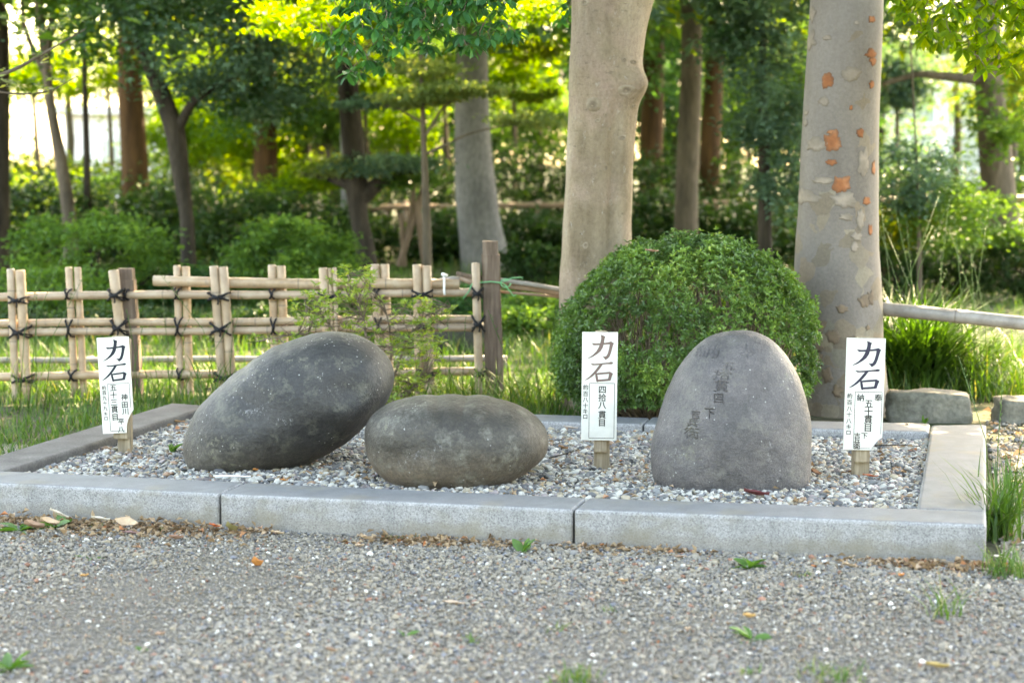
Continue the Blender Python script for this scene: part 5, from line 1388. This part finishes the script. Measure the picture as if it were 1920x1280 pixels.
for x, y, L_, W_, c_, lb in ((560, 1085, .03, .014, BRN, 'small brown leaf on the open path below the oval boulder'), (1275, 1045, .035, .016, BRN, 'brown leaf by the front kerb under the tall boulder'), (1590, 1062, .04, .018, TAN, 'tan leaf on the litter close to the sharp kerb corner'), (1690, 1080, .035, .016, ORG_, 'orange brown leaf on the path short of the kerb corner'), (1120, 1018, .035, .017, (.3, .14, .07), 'red brown leaf at the second kerb joint'), (905, 1008, .035, .015, BRN, 'brown leaf at the kerb foot beside the bright weed'), (330, 1010, .045, .02, (.28, .16, .11), 'brown leaf in the litter beyond the weeds'), (520, 1000, .045, .02, TAN, 'tan leaf in the litter under the second kerb block'), (1800, 1195, .03, .012, BRN, 'brown leaf near the lone grass tuft'), (300, 1190, .03, .013, (.4, .25, .17), 'pinkish brown leaf on the open path near the frame edge'), (1290, 1180, .03, .012, TAN, 'tan leaf between the cupped leaf and the open path'), (620, 1220, .028, .012, BRN, 'brown leaf low on the path, alone')):
    fallen(lb, x, y, L_, W_, c_, .013, random.uniform(-1, 1), random.uniform(.3, .9), random.uniform(0, .3))

# leaf litter: nobody could count it
def litter(name, label, pts, size):
    n = len(pts)
    D = unit(np.column_stack([rng.normal(size=n), rng.normal(size=n), rng.normal(0, .35, n)]))
    L = rng.uniform(*size, n)
    V, F, a = leaves(pts, D, L, L * rng.uniform(.35, .8, n), fold=.35, droop=.15, v=rng.random(n) ** .9)
    tag(mesh_np(name, V, F, M['litter'], None, {'v': a}, smooth=False), label, 'leaf litter', kind='stuff')
n = 5200
aa = rng.uniform(-3.9, .3, n); bb = -.03 - np.abs(rng.normal(0, .06, n)) * (1 + .8 * (aa < -2.2)); bb -= .02
k = fbm(np.column_stack([aa, bb, 0 * aa]), 2.4, 4.0, 2) + .3 * rng.random(n) > .16 - .2 * (aa < -2.2)
aa, bb = aa[k], bb[k]
zz = .008 + (.03 + .03 * (aa < -2.2)) * np.exp(bb / .06) * rng.random(len(aa))
litter('leaf_litter', 'brown leaf scraps and chaff drifted along the foot of the front kerb', np.column_stack([CR.x + aa * E1.x + bb * E2.x, CR.y + aa * E1.y + bb * E2.y, zz]), (.012, .034))
n = 1000
aa = rng.uniform(-3.3, -.2, n); bb = rng.uniform(.22, 1.9, n)
k = (fbm(np.column_stack([aa, bb, 0 * aa]), 2.2, 6.0, 2) + .25 * rng.random(n) > .12) | ((aa > -1.5) & (rng.random(n) < .25)); aa, bb = aa[k], bb[k]
litter('leaf_litter', 'dry leaf scraps strewn over the gravel of the bed', np.column_stack([CR.x + aa * E1.x + bb * E2.x, CR.y + aa * E1.y + bb * E2.y, BED_Z + .006 + .008 * rng.random(len(aa))]), (.012, .032))
n = 900
xx = rng.uniform(1.4, 3.3, n); yy = rng.uniform(5.2, 9, n); a, b = in_kerb(np.column_stack([xx, yy])); k = (a > .06)
litter('leaf_litter', 'dead leaves scattered on the soil outside the broad kerb slab', np.column_stack([xx, yy, .008 + .012 * rng.random(n)])[k], (.015, .05))
n = 1600
litter('leaf_litter', 'sparse leaf crumbs scattered over the gravel path', np.column_stack([rng.uniform(-2, 2.2, n), rng.uniform(3.8, 5.6, n), np.full(n, .012)]), (.006, .014))
# sticks
def stick(label, pts, r0, mat):
    B = MB(); B.tube([p[:] for p in pts], np.linspace(r0, r0 * .5, len(pts)), 6); tag(B.build('stick', mat), label, 'stick', 'fallen sticks')
stick('white stripped stick lying in front of the leaning boulder', [G(400, 893, BED_Z + .014), G(435, 892, BED_Z + .016), G(470, 893, BED_Z + .014)], .005, M['white_tie'])
stick('grey twig lying across the foot of the sharp kerb corner', [G(1742, 1048, .02), G(1790, 1058, .016), G(1850, 1068, .014), G(1900, 1078, .012)], .006, M['twig'])
stick('dark twig across the bed behind the navy lettered sign', [G(1640, 835, BED_Z + .02), G(1690, 834, BED_Z + .02), G(1725, 836, BED_Z + .015)], .003, M['bark_dark'])
stick('thin twig on the gravel beside the oval boulder', [G(1030, 858, BED_Z + .02), G(1060, 850, BED_Z + .02), G(1085, 842, BED_Z + .02)], .003, M['bark_dark'])
stick('slender twig on the path near the cupped leaf', [G(1000, 1160, .012), G(1025, 1162, .012), G(1042, 1172, .012)], .002, M['twig'])

# ------------------------------------------------------------------ rocks
def rock(label, c, size, mat, box=.6, seed=1.0, group=None, rz=0.0, name='rock'):
    bm = bmesh.new(); bmesh.ops.create_icosphere(bm, subdivisions=4, radius=1)
    for v in bm.verts:
        p = v.co.normalized(); m_ = max(abs(p.x), abs(p.y), abs(p.z))
        q = p * (1 - box) + (p / m_) * box * .86
        q += p * .12 * noise.fractal(p * 1.7 + Vector((seed, 0, 0)), 1, 2, 4)
        q = Vector((q.x * size[0], q.y * size[1], q.z * size[2]))
        v.co = Matrix.Rotation(rz, 3, 'Z') @ q
    me = bpy.data.meshes.new(name); bm.to_mesh(me); bm.free()
    for p in me.polygons: p.use_smooth = True
    o = link_obj(name, me, mat); o.location = c
    tag(o, label, 'rock', group)
c = G(1750, 795, 0); rock('long squared grey edging stone in front of the tall grass clump', (c.x, c.y + .12, .04), (.215, .1, .115), M['rock'], .85, 1.0, 'squared edging stones', -.12)
c = G(1935, 797, 0); rock('short grey edging stone cut by the frame edge', (c.x, c.y + .12, .03), (.16, .1, .095), M['rock'], .85, 4.0, 'squared edging stones', .05)
for k, (x, y, s_, lb) in enumerate(((870, 645, .3, 'dark rock of the stream edge seen between the end poles'),)):
    c = G(x, y + 25, 0); rock(lb, (c.x, c.y + .2, .04), (s_ * .8, s_ * .6, s_ * .55), M['rock_dark'], .25, k * 2.3, 'rocks along the stream edge', k)

# ------------------------------------------------------------------ background: shrubs and hedges
bush('rounded mid green shrub behind the fence over the tilted sign', 165, 385, 620, 290, 14.6, 9000, .05, 'green', clumps=150, spread=.12)
bush('rounded green shrub behind the fence over the leaning boulder', 545, 408, 620, 250, 14.6, 8000, .05, 'green', clumps=150, spread=.12)
bush('low dark shrub between the two rounded shrubs', 360, 500, 640, 200, 14.8, 4200, .05, 'dark')
bush('low shrub behind the end pole and timber post', 850, 530, 650, 200, 14, 2600, .05, 'dark')
bush('dark glossy shrub low beside the pale trunk', 1005, 545, 650, 120, 13.2, 1800, .045, 'green')
bush('low dark shrub behind the frame edge poles', 60, 500, 650, 260, 13.6, 3200, .05, 'green')
bush('low shrub tucked behind the rear fence poles over the boulder', 640, 510, 650, 220, 13.8, 3200, .05, 'green')
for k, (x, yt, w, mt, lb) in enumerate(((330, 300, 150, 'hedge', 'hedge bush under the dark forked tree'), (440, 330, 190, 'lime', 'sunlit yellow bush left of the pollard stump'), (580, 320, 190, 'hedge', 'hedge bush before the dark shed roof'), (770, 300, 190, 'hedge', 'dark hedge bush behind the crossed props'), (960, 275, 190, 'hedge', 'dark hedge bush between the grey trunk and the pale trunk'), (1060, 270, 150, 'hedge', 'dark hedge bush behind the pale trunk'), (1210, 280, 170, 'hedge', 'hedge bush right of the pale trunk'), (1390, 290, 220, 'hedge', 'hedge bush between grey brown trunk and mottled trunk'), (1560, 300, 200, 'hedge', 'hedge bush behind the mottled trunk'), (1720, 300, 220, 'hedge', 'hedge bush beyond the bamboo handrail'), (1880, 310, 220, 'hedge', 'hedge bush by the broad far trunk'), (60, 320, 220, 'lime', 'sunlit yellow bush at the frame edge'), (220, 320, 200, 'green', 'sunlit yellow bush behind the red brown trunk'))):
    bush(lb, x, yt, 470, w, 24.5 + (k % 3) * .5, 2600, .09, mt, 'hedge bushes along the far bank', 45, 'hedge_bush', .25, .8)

bush('low dark bush beyond the handrail by the far trunk foot', 1800, 455, 560, 200, 16.5, 3000, .06, 'hedge')
bush('low dark bush beyond the handrail at the frame edge', 1930, 440, 560, 180, 15.8, 3000, .06, 'hedge')
bush('low dark bush just past the mottled trunk', 1680, 450, 560, 140, 16, 2400, .06, 'hedge')
bush('low dark bush showing between timber post and pale trunk', 1000, 460, 560, 150, 17, 2600, .06, 'hedge')
# far rail fence along the bank
rf = thing('rail_fence', 'low brown two rail fence in front of the hedge on the far bank', 'fence', (1, 23.4, 0))
for y in (383, 437):
    bamboo_pole(P(560, y + 8, 23.4), P(2000, y - 12, 23.4), .035, M['bamboo_far'], rf, 'bamboo_rail', node=.6)
for x in (600, 760, 930, 1010, 1170, 1345, 1445, 1580, 1740, 1900): bamboo_pole(P(x, 375, 23.46), P(x, 375, 23.46) + Vector((0, 0, -.85)), .035, M['bamboo_far'], rf, 'bamboo_upright')

# ------------------------------------------------------------------ background: trees
def bg_tree(label, rows, Y, mat, crowns=(), top=None, branches=(), name='tree', group='trees of the grove beyond the fence'):
    """rows: (px, py, width px) from the top of the picture down"""
    rows = sorted(rows, key=lambda r_: -r_[1])
    pth = [P(x, y, Y) for x, y, w in rows]; rad = [w * .5 * Y / F_PX for x, y, w in rows]
    foot = Vector((pth[0].x + (pth[0].x - pth[1].x) * .3, Y, -.1))
    path = [foot] + pth; rad = [rad[0] * 1.1] + rad
    d = (pth[-1] - pth[-2]).normalized()
    h = top or 7.0
    while path[-1].z < h:
        d = (d * .8 + Vector((0, 0, .2)) + Vector((random.uniform(-.08, .08), random.uniform(-.08, .08), 0))).normalized()
        path.append(path[-1] + d * 1.1); rad.append(rad[-1] * .84)
    root = thing(name, label, 'tree', foot, group)
    p = np.array([q[:] for q in path]); n = len(p); t = np.linspace(0, n - 1, n * 5)
    pp = np.stack([np.interp(t, np.arange(n), p[:, k]) for k in range(3)], 1); rr = np.interp(t, np.arange(n), rad)
    ker = np.hanning(5); ker /= ker.sum()
    pp[:, :2] = np.stack([np.convolve(np.pad(pp[:, k], 2, 'edge'), ker, 'valid') for k in range(2)], 1)
    V, F = tube(pp, rr, 16)
    V = V + unit(V - np.repeat(pp, 16, 0).tolist().__add__([pp[0].tolist(), pp[-1].tolist()])) * (rr.mean() * .12 * fbm(V * [1, 1, .4], 3, Y, 2))[:, None]
    mesh_np('trunk', V, F, mat, root)
    for b_ in branches:
        limb(root, [P(x, y, Y + dy)[:] for x, y, dy in b_[0]], b_[1], b_[2], mat, 'limb', 10)
    for c in crowns:
        (cx, cy, Yc), (rx, ry, rz), nn, leaf, m_ = c[:5]
        q = P(cx, cy, Yc)
        crown('crown', q, (rx, ry, rz), nn, leaf, M[m_], root, c[5] if len(c) > 5 else 60, .24, .35)
    return root
bg_tree('broad dark trunk cut by the frame edge', [(-6, 60, 44), (-4, 200, 46), (-6, 330, 48), (-10, 470, 54)], 19, M['bark_dark'], [((-60, -260, 19), (2.6, 2.4, 1.6), 2600, .2, 'green')])
bg_tree('thin leaning trunk that forks near the top', [(84, 100, 16), (95, 200, 18), (112, 290, 22), (128, 385, 26), (134, 480, 30)], 18, M['bark_brown'], [((70, -230, 18.6), (2.2, 2.2, 1.5), 2600, .18, 'yellow')], branches=[([(86, 140, 0), (64, 100, .1), (45, 50, .2), (38, -30, .3)], .035, .015), ([(86, 110, 0), (98, 40, 0), (96, -40, .1)], .045, .02)])
bg_tree('very thin dark trunk beside the leaning one', [(158, 120, 9), (160, 200, 11), (163, 300, 13), (165, 480, 16)], 21, M['bark_dark'], [((170, -200, 21), (2.0, 2.0, 1.4), 2200, .18, 'yellow')])
bg_tree('broad red brown trunk lit from behind', [(243, 120, 44), (246, 200, 46), (252, 300, 52), (255, 420, 56)], 24, M['bark_red'], [((240, -200, 24.5), (3.0, 2.8, 1.8), 3000, .2, 'yellow')])
bg_tree('dark curved trunk under a heavy blue green crown', [(258, 60, 20), (275, 110, 26), (305, 180, 34), (330, 250, 38), (338, 320, 34), (350, 400, 26), (354, 500, 28)], 16, M['bark_dark'],
        [((370, 70, 15.6), (.85, .7, .55), 3600, .07, 'blue', 34), ((480, 130, 16), (.6, .6, .4), 2600, .07, 'blue', 28), ((250, 30, 16), (.7, .6, .5), 2600, .07, 'dark', 26), ((470, 190, 16.6), (.55, .5, .3), 2000, .07, 'dark', 20), ((350, -170, 16.5), (2.8, 2.8, 1.0), 7500, .2, 'green')],
        branches=[([(330, 250, 0), (360, 190, -.1), (420, 150, -.2), (500, 130, -.2)], .05, .015)])
bg_tree('brown trunk before the bright thicket', [(496, 120, 40), (497, 200, 42), (498, 300, 46), (500, 420, 50)], 26, M['bark_red'], [((500, -160, 26), (3.0, 2.8, 1.7), 3000, .2, 'yellow')])
bg_tree('slim grey trunk passing before the dark shed roof', [(644, 100, 15), (646, 200, 16), (648, 300, 17), (650, 430, 20)], 23, M['bark_grey'], [((640, 60, 22.5), (.9, .8, .5), 1600, .1, 'maple', 24), ((640, -180, 23), (2.2, 2.0, 1.2), 2200, .18, 'yellow')])
pol = bg_tree('short pollarded trunk with a flat layered green canopy', [(668, 345, 44), (670, 372, 40), (674, 410, 34), (684, 460, 36), (692, 520, 40)], 17.5, M['bark_dark'],
        [((720, 308, 17.2), (.5, .6, .1), 2000, .055, 'blue', 22), ((650, 312, 17.6), (.4, .4, .12), 1500, .055, 'maple', 18), ((590, 335, 17.8), (.35, .3, .15), 1300, .055, 'lime', 14), ((770, 335, 17.4), (.25, .3, .08), 700, .055, 'green', 10)], top=1.25,
        branches=[([(672, 375, 0), (700, 352, 0), (715, 340, 0)], .09, .06), ([(670, 365, 0), (650, 345, 0), (610, 332, .2), (570, 328, .3)], .06, .02), ([(710, 345, 0), (760, 325, 0), (820, 312, 0)], .05, .015)])
bg_tree('tall grey trunk rising behind the timber post', [(884, 60, 56), (885, 130, 60), (884, 220, 66), (889, 320, 72), (898, 420, 80), (912, 505, 96)], 20.2, M['bark_grey'], [((860, -240, 20.5), (3.4, 3.2, 1.6), 7000, .2, 'green', 60)])
bg_tree('dark red brown trunk right of the pale trunk', [(1225, 60, 40), (1224, 180, 42), (1222, 280, 44), (1220, 420, 50)], 26, M['bark_red'], [((1220, 60, 25), (1.2, 1.0, 1.0), 2600, .11, 'dark', 30), ((1220, -200, 26), (2.8, 2.6, 1.7), 5500, .22, 'green')])
bg_tree('grey brown trunk between the two large trunks', [(1298, 60, 38), (1296, 150, 40), (1292, 250, 42), (1288, 340, 42), (1286, 440, 46), (1284, 505, 52)], 20, M['bark_brown'], [((1290, -220, 20.4), (3.0, 2.8, 1.5), 6000, .22, 'green')])
bg_tree('orange brown trunk glowing behind the grey brown one', [(1340, 120, 34), (1336, 200, 36), (1330, 300, 38), (1326, 420, 42)], 25, M['bark_red'], [((1350, -200, 25), (2.8, 2.6, 1.6), 4500, .2, 'yellow')])
bg_tree('broad brown trunk with arching bough near the frame edge', [(1850, 100, 50), (1856, 180, 54), (1864, 260, 58), (1872, 360, 64), (1880, 480, 74)], 18, M['bark_brown'], [((1700, 30, 17.6), (.9, .7, .4), 2200, .08, 'blue', 30), ((1880, 220, 17.5), (.3, .4, .4), 800, .08, 'green', 16), ((1850, -220, 18), (3.2, 3.0, 1.5), 3800, .2, 'yellow')],
        branches=[([(1852, 150, 0), (1790, 145, -.1), (1720, 138, -.2), (1650, 160, -.2)], .06, .02)])
# blue green evergreen masses and layered maples
bg_tree('blue green evergreen with foliage down to the ground left of the mottled trunk', [(1430, 100, 14), (1432, 250, 20), (1434, 420, 26), (1435, 510, 30)], 15.5, M['bark_dark'],
        [((1430, 60, 15.5), (.48, .5, .5), 3400, .065, 'blue', 34), ((1450, 200, 15.4), (.36, .4, .4), 2600, .065, 'blue', 26), ((1470, 320, 15.4), (.22, .3, .4), 1500, .065, 'blue', 18), ((1370, 20, 15.7), (.35, .4, .4), 1800, .065, 'dark', 18), ((1400, -150, 15.6), (2.0, 2.0, .9), 5000, .18, 'blue')])
bg_tree('glittering evergreen shrub tree right of the mottled trunk', [(1720, 330, 4), (1722, 390, 6), (1724, 450, 8), (1724, 540, 10)], 14.8, M['bark_brown'],
        [((1700, 330, 14.8), (.34, .4, .28), 2600, .055, 'blue', 34), ((1770, 400, 15), (.4, .4, .3), 2400, .055, 'green', 30), ((1680, 410, 15.2), (.25, .3, .25), 1400, .055, 'yellow', 18), ((1840, 420, 15.6), (.4, .4, .25), 1800, .06, 'green', 20)], top=1.2)
bg_tree('olive green maple with flat leaf layers before the grey trunk', [(790, 120, 7), (792, 200, 9), (796, 300, 12), (800, 420, 16), (802, 520, 18)], 15.2, M['bark_brown'],
        [((850, 168, 15), (.36, .4, .055), 1700, .05, 'maple', 20), ((770, 185, 15.2), (.3, .4, .06), 1300, .05, 'maple', 16), ((800, 130, 15.3), (.34, .4, .07), 1500, .05, 'maple', 18), ((985, 225, 14.8), (.3, .35, .05), 1300, .05, 'maple', 16), ((690, 195, 15.6), (.35, .4, .06), 1200, .05, 'blue', 16), ((740, 120, 15.6), (.3, .3, .06), 900, .05, 'maple', 12), ((980, 90, 15.4), (.3, .3, .12), 1000, .05, 'yellow', 12), ((1000, 180, 15.5), (.2, .3, .05), 600, .05, 'yellow', 8)], top=2.4,
        branches=[([(795, 260, 0), (830, 200, -.1), (880, 172, -.2)], .014, .004), ([(796, 290, 0), (880, 250, -.2), (960, 232, -.3)], .014, .004), ([(792, 230, 0), (740, 200, .1), (690, 195, .2)], .012, .004)])
bg_tree('yellow green maple hanging into the top above the fence', [(560, -140, 20), (562, 0, 24), (566, 200, 28), (568, 500, 34)], 27, M['bark_dark'],
        [((570, 45, 13), (.36, .4, .14), 1700, .05, 'lime', 22), ((640, 10, 13.2), (.3, .3, .12), 1200, .05, 'lime', 16), ((960, 20, 12.6), (.34, .4, .1), 1300, .05, 'lime', 16)])

for k, x in enumerate((-17, -11, -5.5, .5, 6, 11.5, 17)):  # unseen trees added behind the camera, holding back low sky light for contrast
    y = -13 - 2.5 * (k % 2)
    root = thing('sky_screen_tree', 'unseen tree added behind the camera to block low sky light, number %s from the west' % ('one', 'two', 'three', 'four', 'five', 'six', 'seven')[k], 'tree', (x, y, 0), 'added trees screening the low sky')
    B = MB(); B.tube([(x, y, -.1), (x + .1, y, 2), (x, y, 4.6)], [.2, .16, .08], 10); B.build('trunk', M['bark_brown'], root)
    crown('crown', (x, y, 3.9), (3.2, 2.2, 2.6), 7000, .26, M['green'], root, 70, .24, .3)

# tree props: crossed bamboo poles
prop = thing('tree_prop', 'three crossed bamboo poles propping the layered canopy', 'tree prop', P(775, 500, 18))
for (x0, y0, x1, y1, r_) in ((797, 345, 748, 500, .03), (778, 345, 757, 480, .02), (780, 375, 798, 500, .035), (752, 400, 758, 500, .025)):
    bamboo_pole(P(x0, y0, 18), P(x1, y1, 18), r_, M['prop_wood'], prop, 'pole', node=.4)

# sunlit trees far behind, in the open
k_ = 0
for x, cy, Y, rx, rz, mt, lb in ((430, 240, 34, 1.7, 1.1, 'yellow', 'glowing yellow green tree in the sun between the dark and the brown trunks'), (560, 130, 36, 1.9, 1.5, 'yellow', 'glowing tree crown above the white box of the shed'), (380, 120, 38, 1.8, 1.3, 'yellow', 'sunlit tree behind the blue green crown'), (720, 120, 35, 1.9, 1.2, 'yellow', 'sunlit tree behind the layered maple'), (120, 110, 37, 2.0, 1.0, 'yellow', 'sunlit tree high behind the leaning trunk'), (250, 60, 40, 2.2, 1.2, 'yellow', 'sunlit tree high behind the red brown trunk'), (985, 130, 33, 1.5, 1.3, 'green', 'tree behind the gap beside the pale trunk'), (1260, 110, 34, 1.5, 1.3, 'green', 'tree behind the dark red brown trunk'), (1440, 140, 36, 2.0, 1.6, 'green', 'tree behind the blue green evergreen'), (1790, 90, 36, 1.8, .9, 'yellow', 'sunlit tree above the pale building'), (1910, 220, 34, .9, 1.0, 'yellow', 'orange yellow tree at the frame edge behind the broad trunk'), (620, 340, 30, 1.6, .5, 'yellow', 'low sunlit thicket in front of the dark shed'), (470, 330, 30, 1.6, .5, 'yellow', 'low sunlit thicket beyond the hedge gap'), (90, 340, 30, 1.5, .45, 'yellow', 'low sunlit thicket behind the leaning trunk'), (830, 240, 32, 1.2, 1.3, 'green', 'bushy tree beside the dark shed roof')):
    q = P(x, cy, Y)
    root = thing('sunlit_tree', lb, 'tree', (q.x, Y, 0), 'sunlit trees beyond the grove')
    B = MB(); B.tube([(q.x, Y, -.1), (q.x + .1, Y, q.z * .5), (q.x, Y, q.z + rz * .5)], [.1, .08, .04], 8); B.build('trunk', M['bark_brown'], root)
    crown('crown', q, (rx, rx * .8, rz), 3200, .12, M[mt], root, 60, .2, .3)

for k, (px, Y, zt, mt, n_, lb) in enumerate(((-1100, 30, 7, 'green', 5000, 'far along the fence'), (-750, 31, 7, 'dark', 6000, 'further along the fence'), (-420, 32, 7, 'green', 6000, 'well beyond the frame edge'), (2250, 32, 7, 'dark', 6000, 'beyond the bamboo handrail'), (2600, 31, 7, 'green', 5000, 'far beyond the bamboo handrail'), (-120, 33, 7, 'green', 5000, 'beyond the frame edge'), (400, 33, 7, 'green', 9000, 'behind the dark curved trunk'), (510, 37, 8, 'yellow', 9000, 'behind the lit brown trunk'), (640, 39, 8, 'green', 9000, 'above the dark shed'), (760, 36, 8, 'dark', 9000, 'right of the dark shed'), (880, 34, 7, 'dark', 9000, 'behind the tall grey trunk'), (1000, 33, 7, 'dark', 9000, 'left of the pale trunk'), (1130, 34, 7, 'dark', 8000, 'behind the pale trunk'), (1250, 36, 7, 'dark', 8000, 'behind the dark red brown trunk'), (1370, 34, 7, 'green', 9000, 'behind the orange brown trunk'), (1500, 33, 7, 'dark', 9000, 'behind the mottled trunk'), (1640, 39, 8, 'green', 6000, 'at the end of the pale building'), (1960, 33, 7, 'green', 7000, 'past the broad brown trunk'))):
    q = P(px, 300, Y)
    root = thing('far_tree', 'tall dense far tree filling the gap ' + lb, 'tree', (q.x, Y, 0), 'tall far trees closing the view')
    B = MB(); B.tube([(q.x, Y, -.1), (q.x + .1, Y, 2.5), (q.x, Y, zt * .8)], [.16, .12, .05], 8); B.build('trunk', M['bark_dark'], root)
    crown('crown', (q.x, Y, zt * .5), (1.45, .9, zt * .5), int(n_ * 1.5), .14, M[mt], root, 110, .24, .2)

for k, (x, yt, w, Y, lb) in enumerate(((60, 330, 300, 21, 'below the frame edge trunk'), (300, 345, 260, 21.5, 'around the foot of the dark curved trunk'), (480, 370, 220, 20.5, 'over the second rounded shrub'), (620, 385, 200, 21, 'before the shed'), (840, 395, 160, 21.5, 'beside the crossed props'), (1000, 400, 160, 22.5, 'between grey and pale trunks'), (1240, 370, 200, 21.5, 'right of the pale trunk'), (1420, 370, 200, 21, 'under the blue green evergreen'), (1740, 400, 260, 20, 'beyond the handrail'), (1900, 390, 200, 20.5, 'around the broad brown trunk'), (-160, 340, 260, 21, 'outside the frame edge trunk'), (-420, 345, 300, 20, 'further out along the grove'), (2120, 380, 280, 20, 'past the end of the handrail'))):
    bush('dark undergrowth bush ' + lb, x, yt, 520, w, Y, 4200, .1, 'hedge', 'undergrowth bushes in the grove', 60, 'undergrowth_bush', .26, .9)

for k, (x, cy, Y, rx, rz, mt, lb) in enumerate(((400, 200, 28, .9, .8, 'lime', 'between the dark curved trunk and the lit trunk'), (450, 110, 27, .9, .7, 'lime', 'above the lit brown trunk gap'), (560, 190, 29, .9, .7, 'yellow', 'in front of the shed box'), (680, 130, 27, .8, .6, 'lime', 'over the slim grey trunk'), (760, 210, 28, .8, .7, 'lime', 'behind the layered maple'), (830, 130, 27, .7, .6, 'green', 'left of the tall grey trunk'), (960, 130, 27, .7, .7, 'lime', 'right of the tall grey trunk'), (1010, 230, 28, .7, .6, 'green', 'low beside the pale trunk'), (1200, 180, 30, .6, .8, 'dark', 'close to the pale trunk edge'), (1400, 200, 29, .9, .9, 'green', 'behind the blue green evergreen'), (1500, 120, 29, .9, .9, 'green', 'left of the mottled trunk'), (1680, 150, 27, .5, .5, 'blue', 'right of the mottled trunk'), (1900, 130, 27, .7, .8, 'yellow', 'past the broad brown trunk'), (200, 130, 29, .9, .5, 'lime', 'above the pale house'), (60, 140, 28, .8, .4, 'lime', 'over the bright gap by the frame edge'), (330, 130, 30, .8, .8, 'green', 'behind the dark curved trunk'), (350, 260, 27, .7, .5, 'lime', 'low past the dark curved trunk'), (470, 270, 26.5, .8, .5, 'lime', 'low between two lit trunks'), (610, 200, 26, .6, .5, 'green', 'beside the shed box'))):
    q = P(x, cy, Y)
    root = thing('understory_tree', 'small leafy tree in the grove ' + lb, 'tree', (q.x, Y, 0), 'small trees of the understory')
    B = MB(); B.tube([(q.x, Y, -.1), (q.x + .05, Y, q.z * .5), (q.x, Y, q.z + rz * .4)], [.05, .04, .02], 8); B.build('trunk', M['bark_brown'], root)
    crown('crown', q, (rx, rx * .8, rz), 3600, .09, M[mt], root, 60, .22, .2)

# dark shed and pale building --------------------------------------
def bx(B, x0, x1, y0, y1, z0, z1, a=.5):
    V = [(x, y, z) for z in (z0, z1) for y in (y0, y1) for x in (x0, x1)]
    F = [(0, 2, 1), (1, 2, 3), (4, 5, 6), (5, 7, 6), (0, 1, 4), (1, 5, 4), (2, 6, 3), (3, 6, 7), (0, 4, 2), (2, 4, 6), (1, 3, 5), (3, 7, 5)]
    B.add(V, np.array(F), a)
def part(name, boxes, mat, parent):
    B = MB()
    for q in boxes: bx(B, *q)
    return B.build(name, mat, parent, False)
Ys = 32
x0, x1 = P(565, 260, Ys).x, P(712, 260, Ys).x; zt = P(600, 262, Ys).z; zb = P(600, 302, Ys).z
shed = thing('shed', 'dark board shed with a pale box on its roof behind the slim trunk', 'shed', ((x0 + x1) / 2, Ys, 0))
part('wall', [(x0, x1, Ys, Ys + 2, 0, zt)], M['dark_board'], shed)
part('roof', [(x0 - .1, x1 + .1, Ys - .15, Ys + 2.1, zt + .003, zt + .06)], M['roof'], shed)
part('vent_box', [(P(570, 250, Ys).x, P(618, 250, Ys).x, Ys + .3, Ys + 1, zt + .063, P(590, 240, Ys).z)], M['facade'], shed)
Yb = 48
x0, x1 = P(1640, 250, Yb).x, P(1960, 250, Yb).x; zt = P(1700, 90, Yb).z
bd_ = thing('building', 'pale building with large framed windows behind the right hand trees', 'building', ((x0 + x1) / 2, Yb, 0))
bd_['label'] = 'pale grey building with large framed windows beyond the glittering evergreen'
part('wall', [(x0, x1, Yb, Yb + 6, 0, zt)], M['facade'], bd_)
part('roof', [(x0 - .2, x1 + .2, Yb - .3, Yb + 6.2, zt + .003, zt + .2)], M['facade'], bd_)
for wx0, wx1, wy0, wy1 in ((1700, 1755, 150, 235), (1770, 1835, 165, 235), (1700, 1755, 250, 320), (1770, 1835, 250, 320), (1850, 1905, 160, 235)):
    f0, f1, g0, g1 = P(wx0, wy1, Yb).x, P(wx1, wy1, Yb).x, P(wx0, wy1, Yb).z, P(wx0, wy0, Yb).z
    g0 = max(g0, .3)
    w_ = part('window', [(f0, f0 + .06, Yb - .06, Yb - .003, g0, g1), (f1 - .06, f1, Yb - .06, Yb - .003, g0, g1), (f0 + .063, f1 - .063, Yb - .06, Yb - .003, g1 - .06, g1), (f0 + .063, f1 - .063, Yb - .06, Yb - .003, g0, g0 + .06)], M['white_tie'], bd_)
    part('pane', [(f0 + .063, f1 - .063, Yb - .03, Yb - .005, g0 + .063, g1 - .063)], M['facade_pane'], w_)
Yh = 60
x0, x1 = P(120, 250, Yh).x, P(330, 250, Yh).x; zt = P(200, 215, Yh).z
hs = thing('house', 'bright pale house glimpsed between the thin trunks', 'house', ((x0 + x1) / 2, Yh, 0))
part('wall', [(x0, x1, Yh, Yh + 6, 0, zt)], M['facade'], hs)
part('roof', [(x0 - .3, x1 + .3, Yh - .4, Yh + 6.4, zt + .003, zt + .25)], M['facade'], hs)
f0, f1 = P(190, 270, Yh).x, P(225, 270, Yh).x
part('pane', [(f0, f1, Yh - .03, Yh - .004, P(190, 310, Yh).z, P(190, 262, Yh).z)], M['facade_pane'], part('window', [(f0 - .08, f1 + .08, Yh - .02, Yh - .002, P(190, 312, Yh).z, P(190, 260, Yh).z)], M['white_tie'], hs))
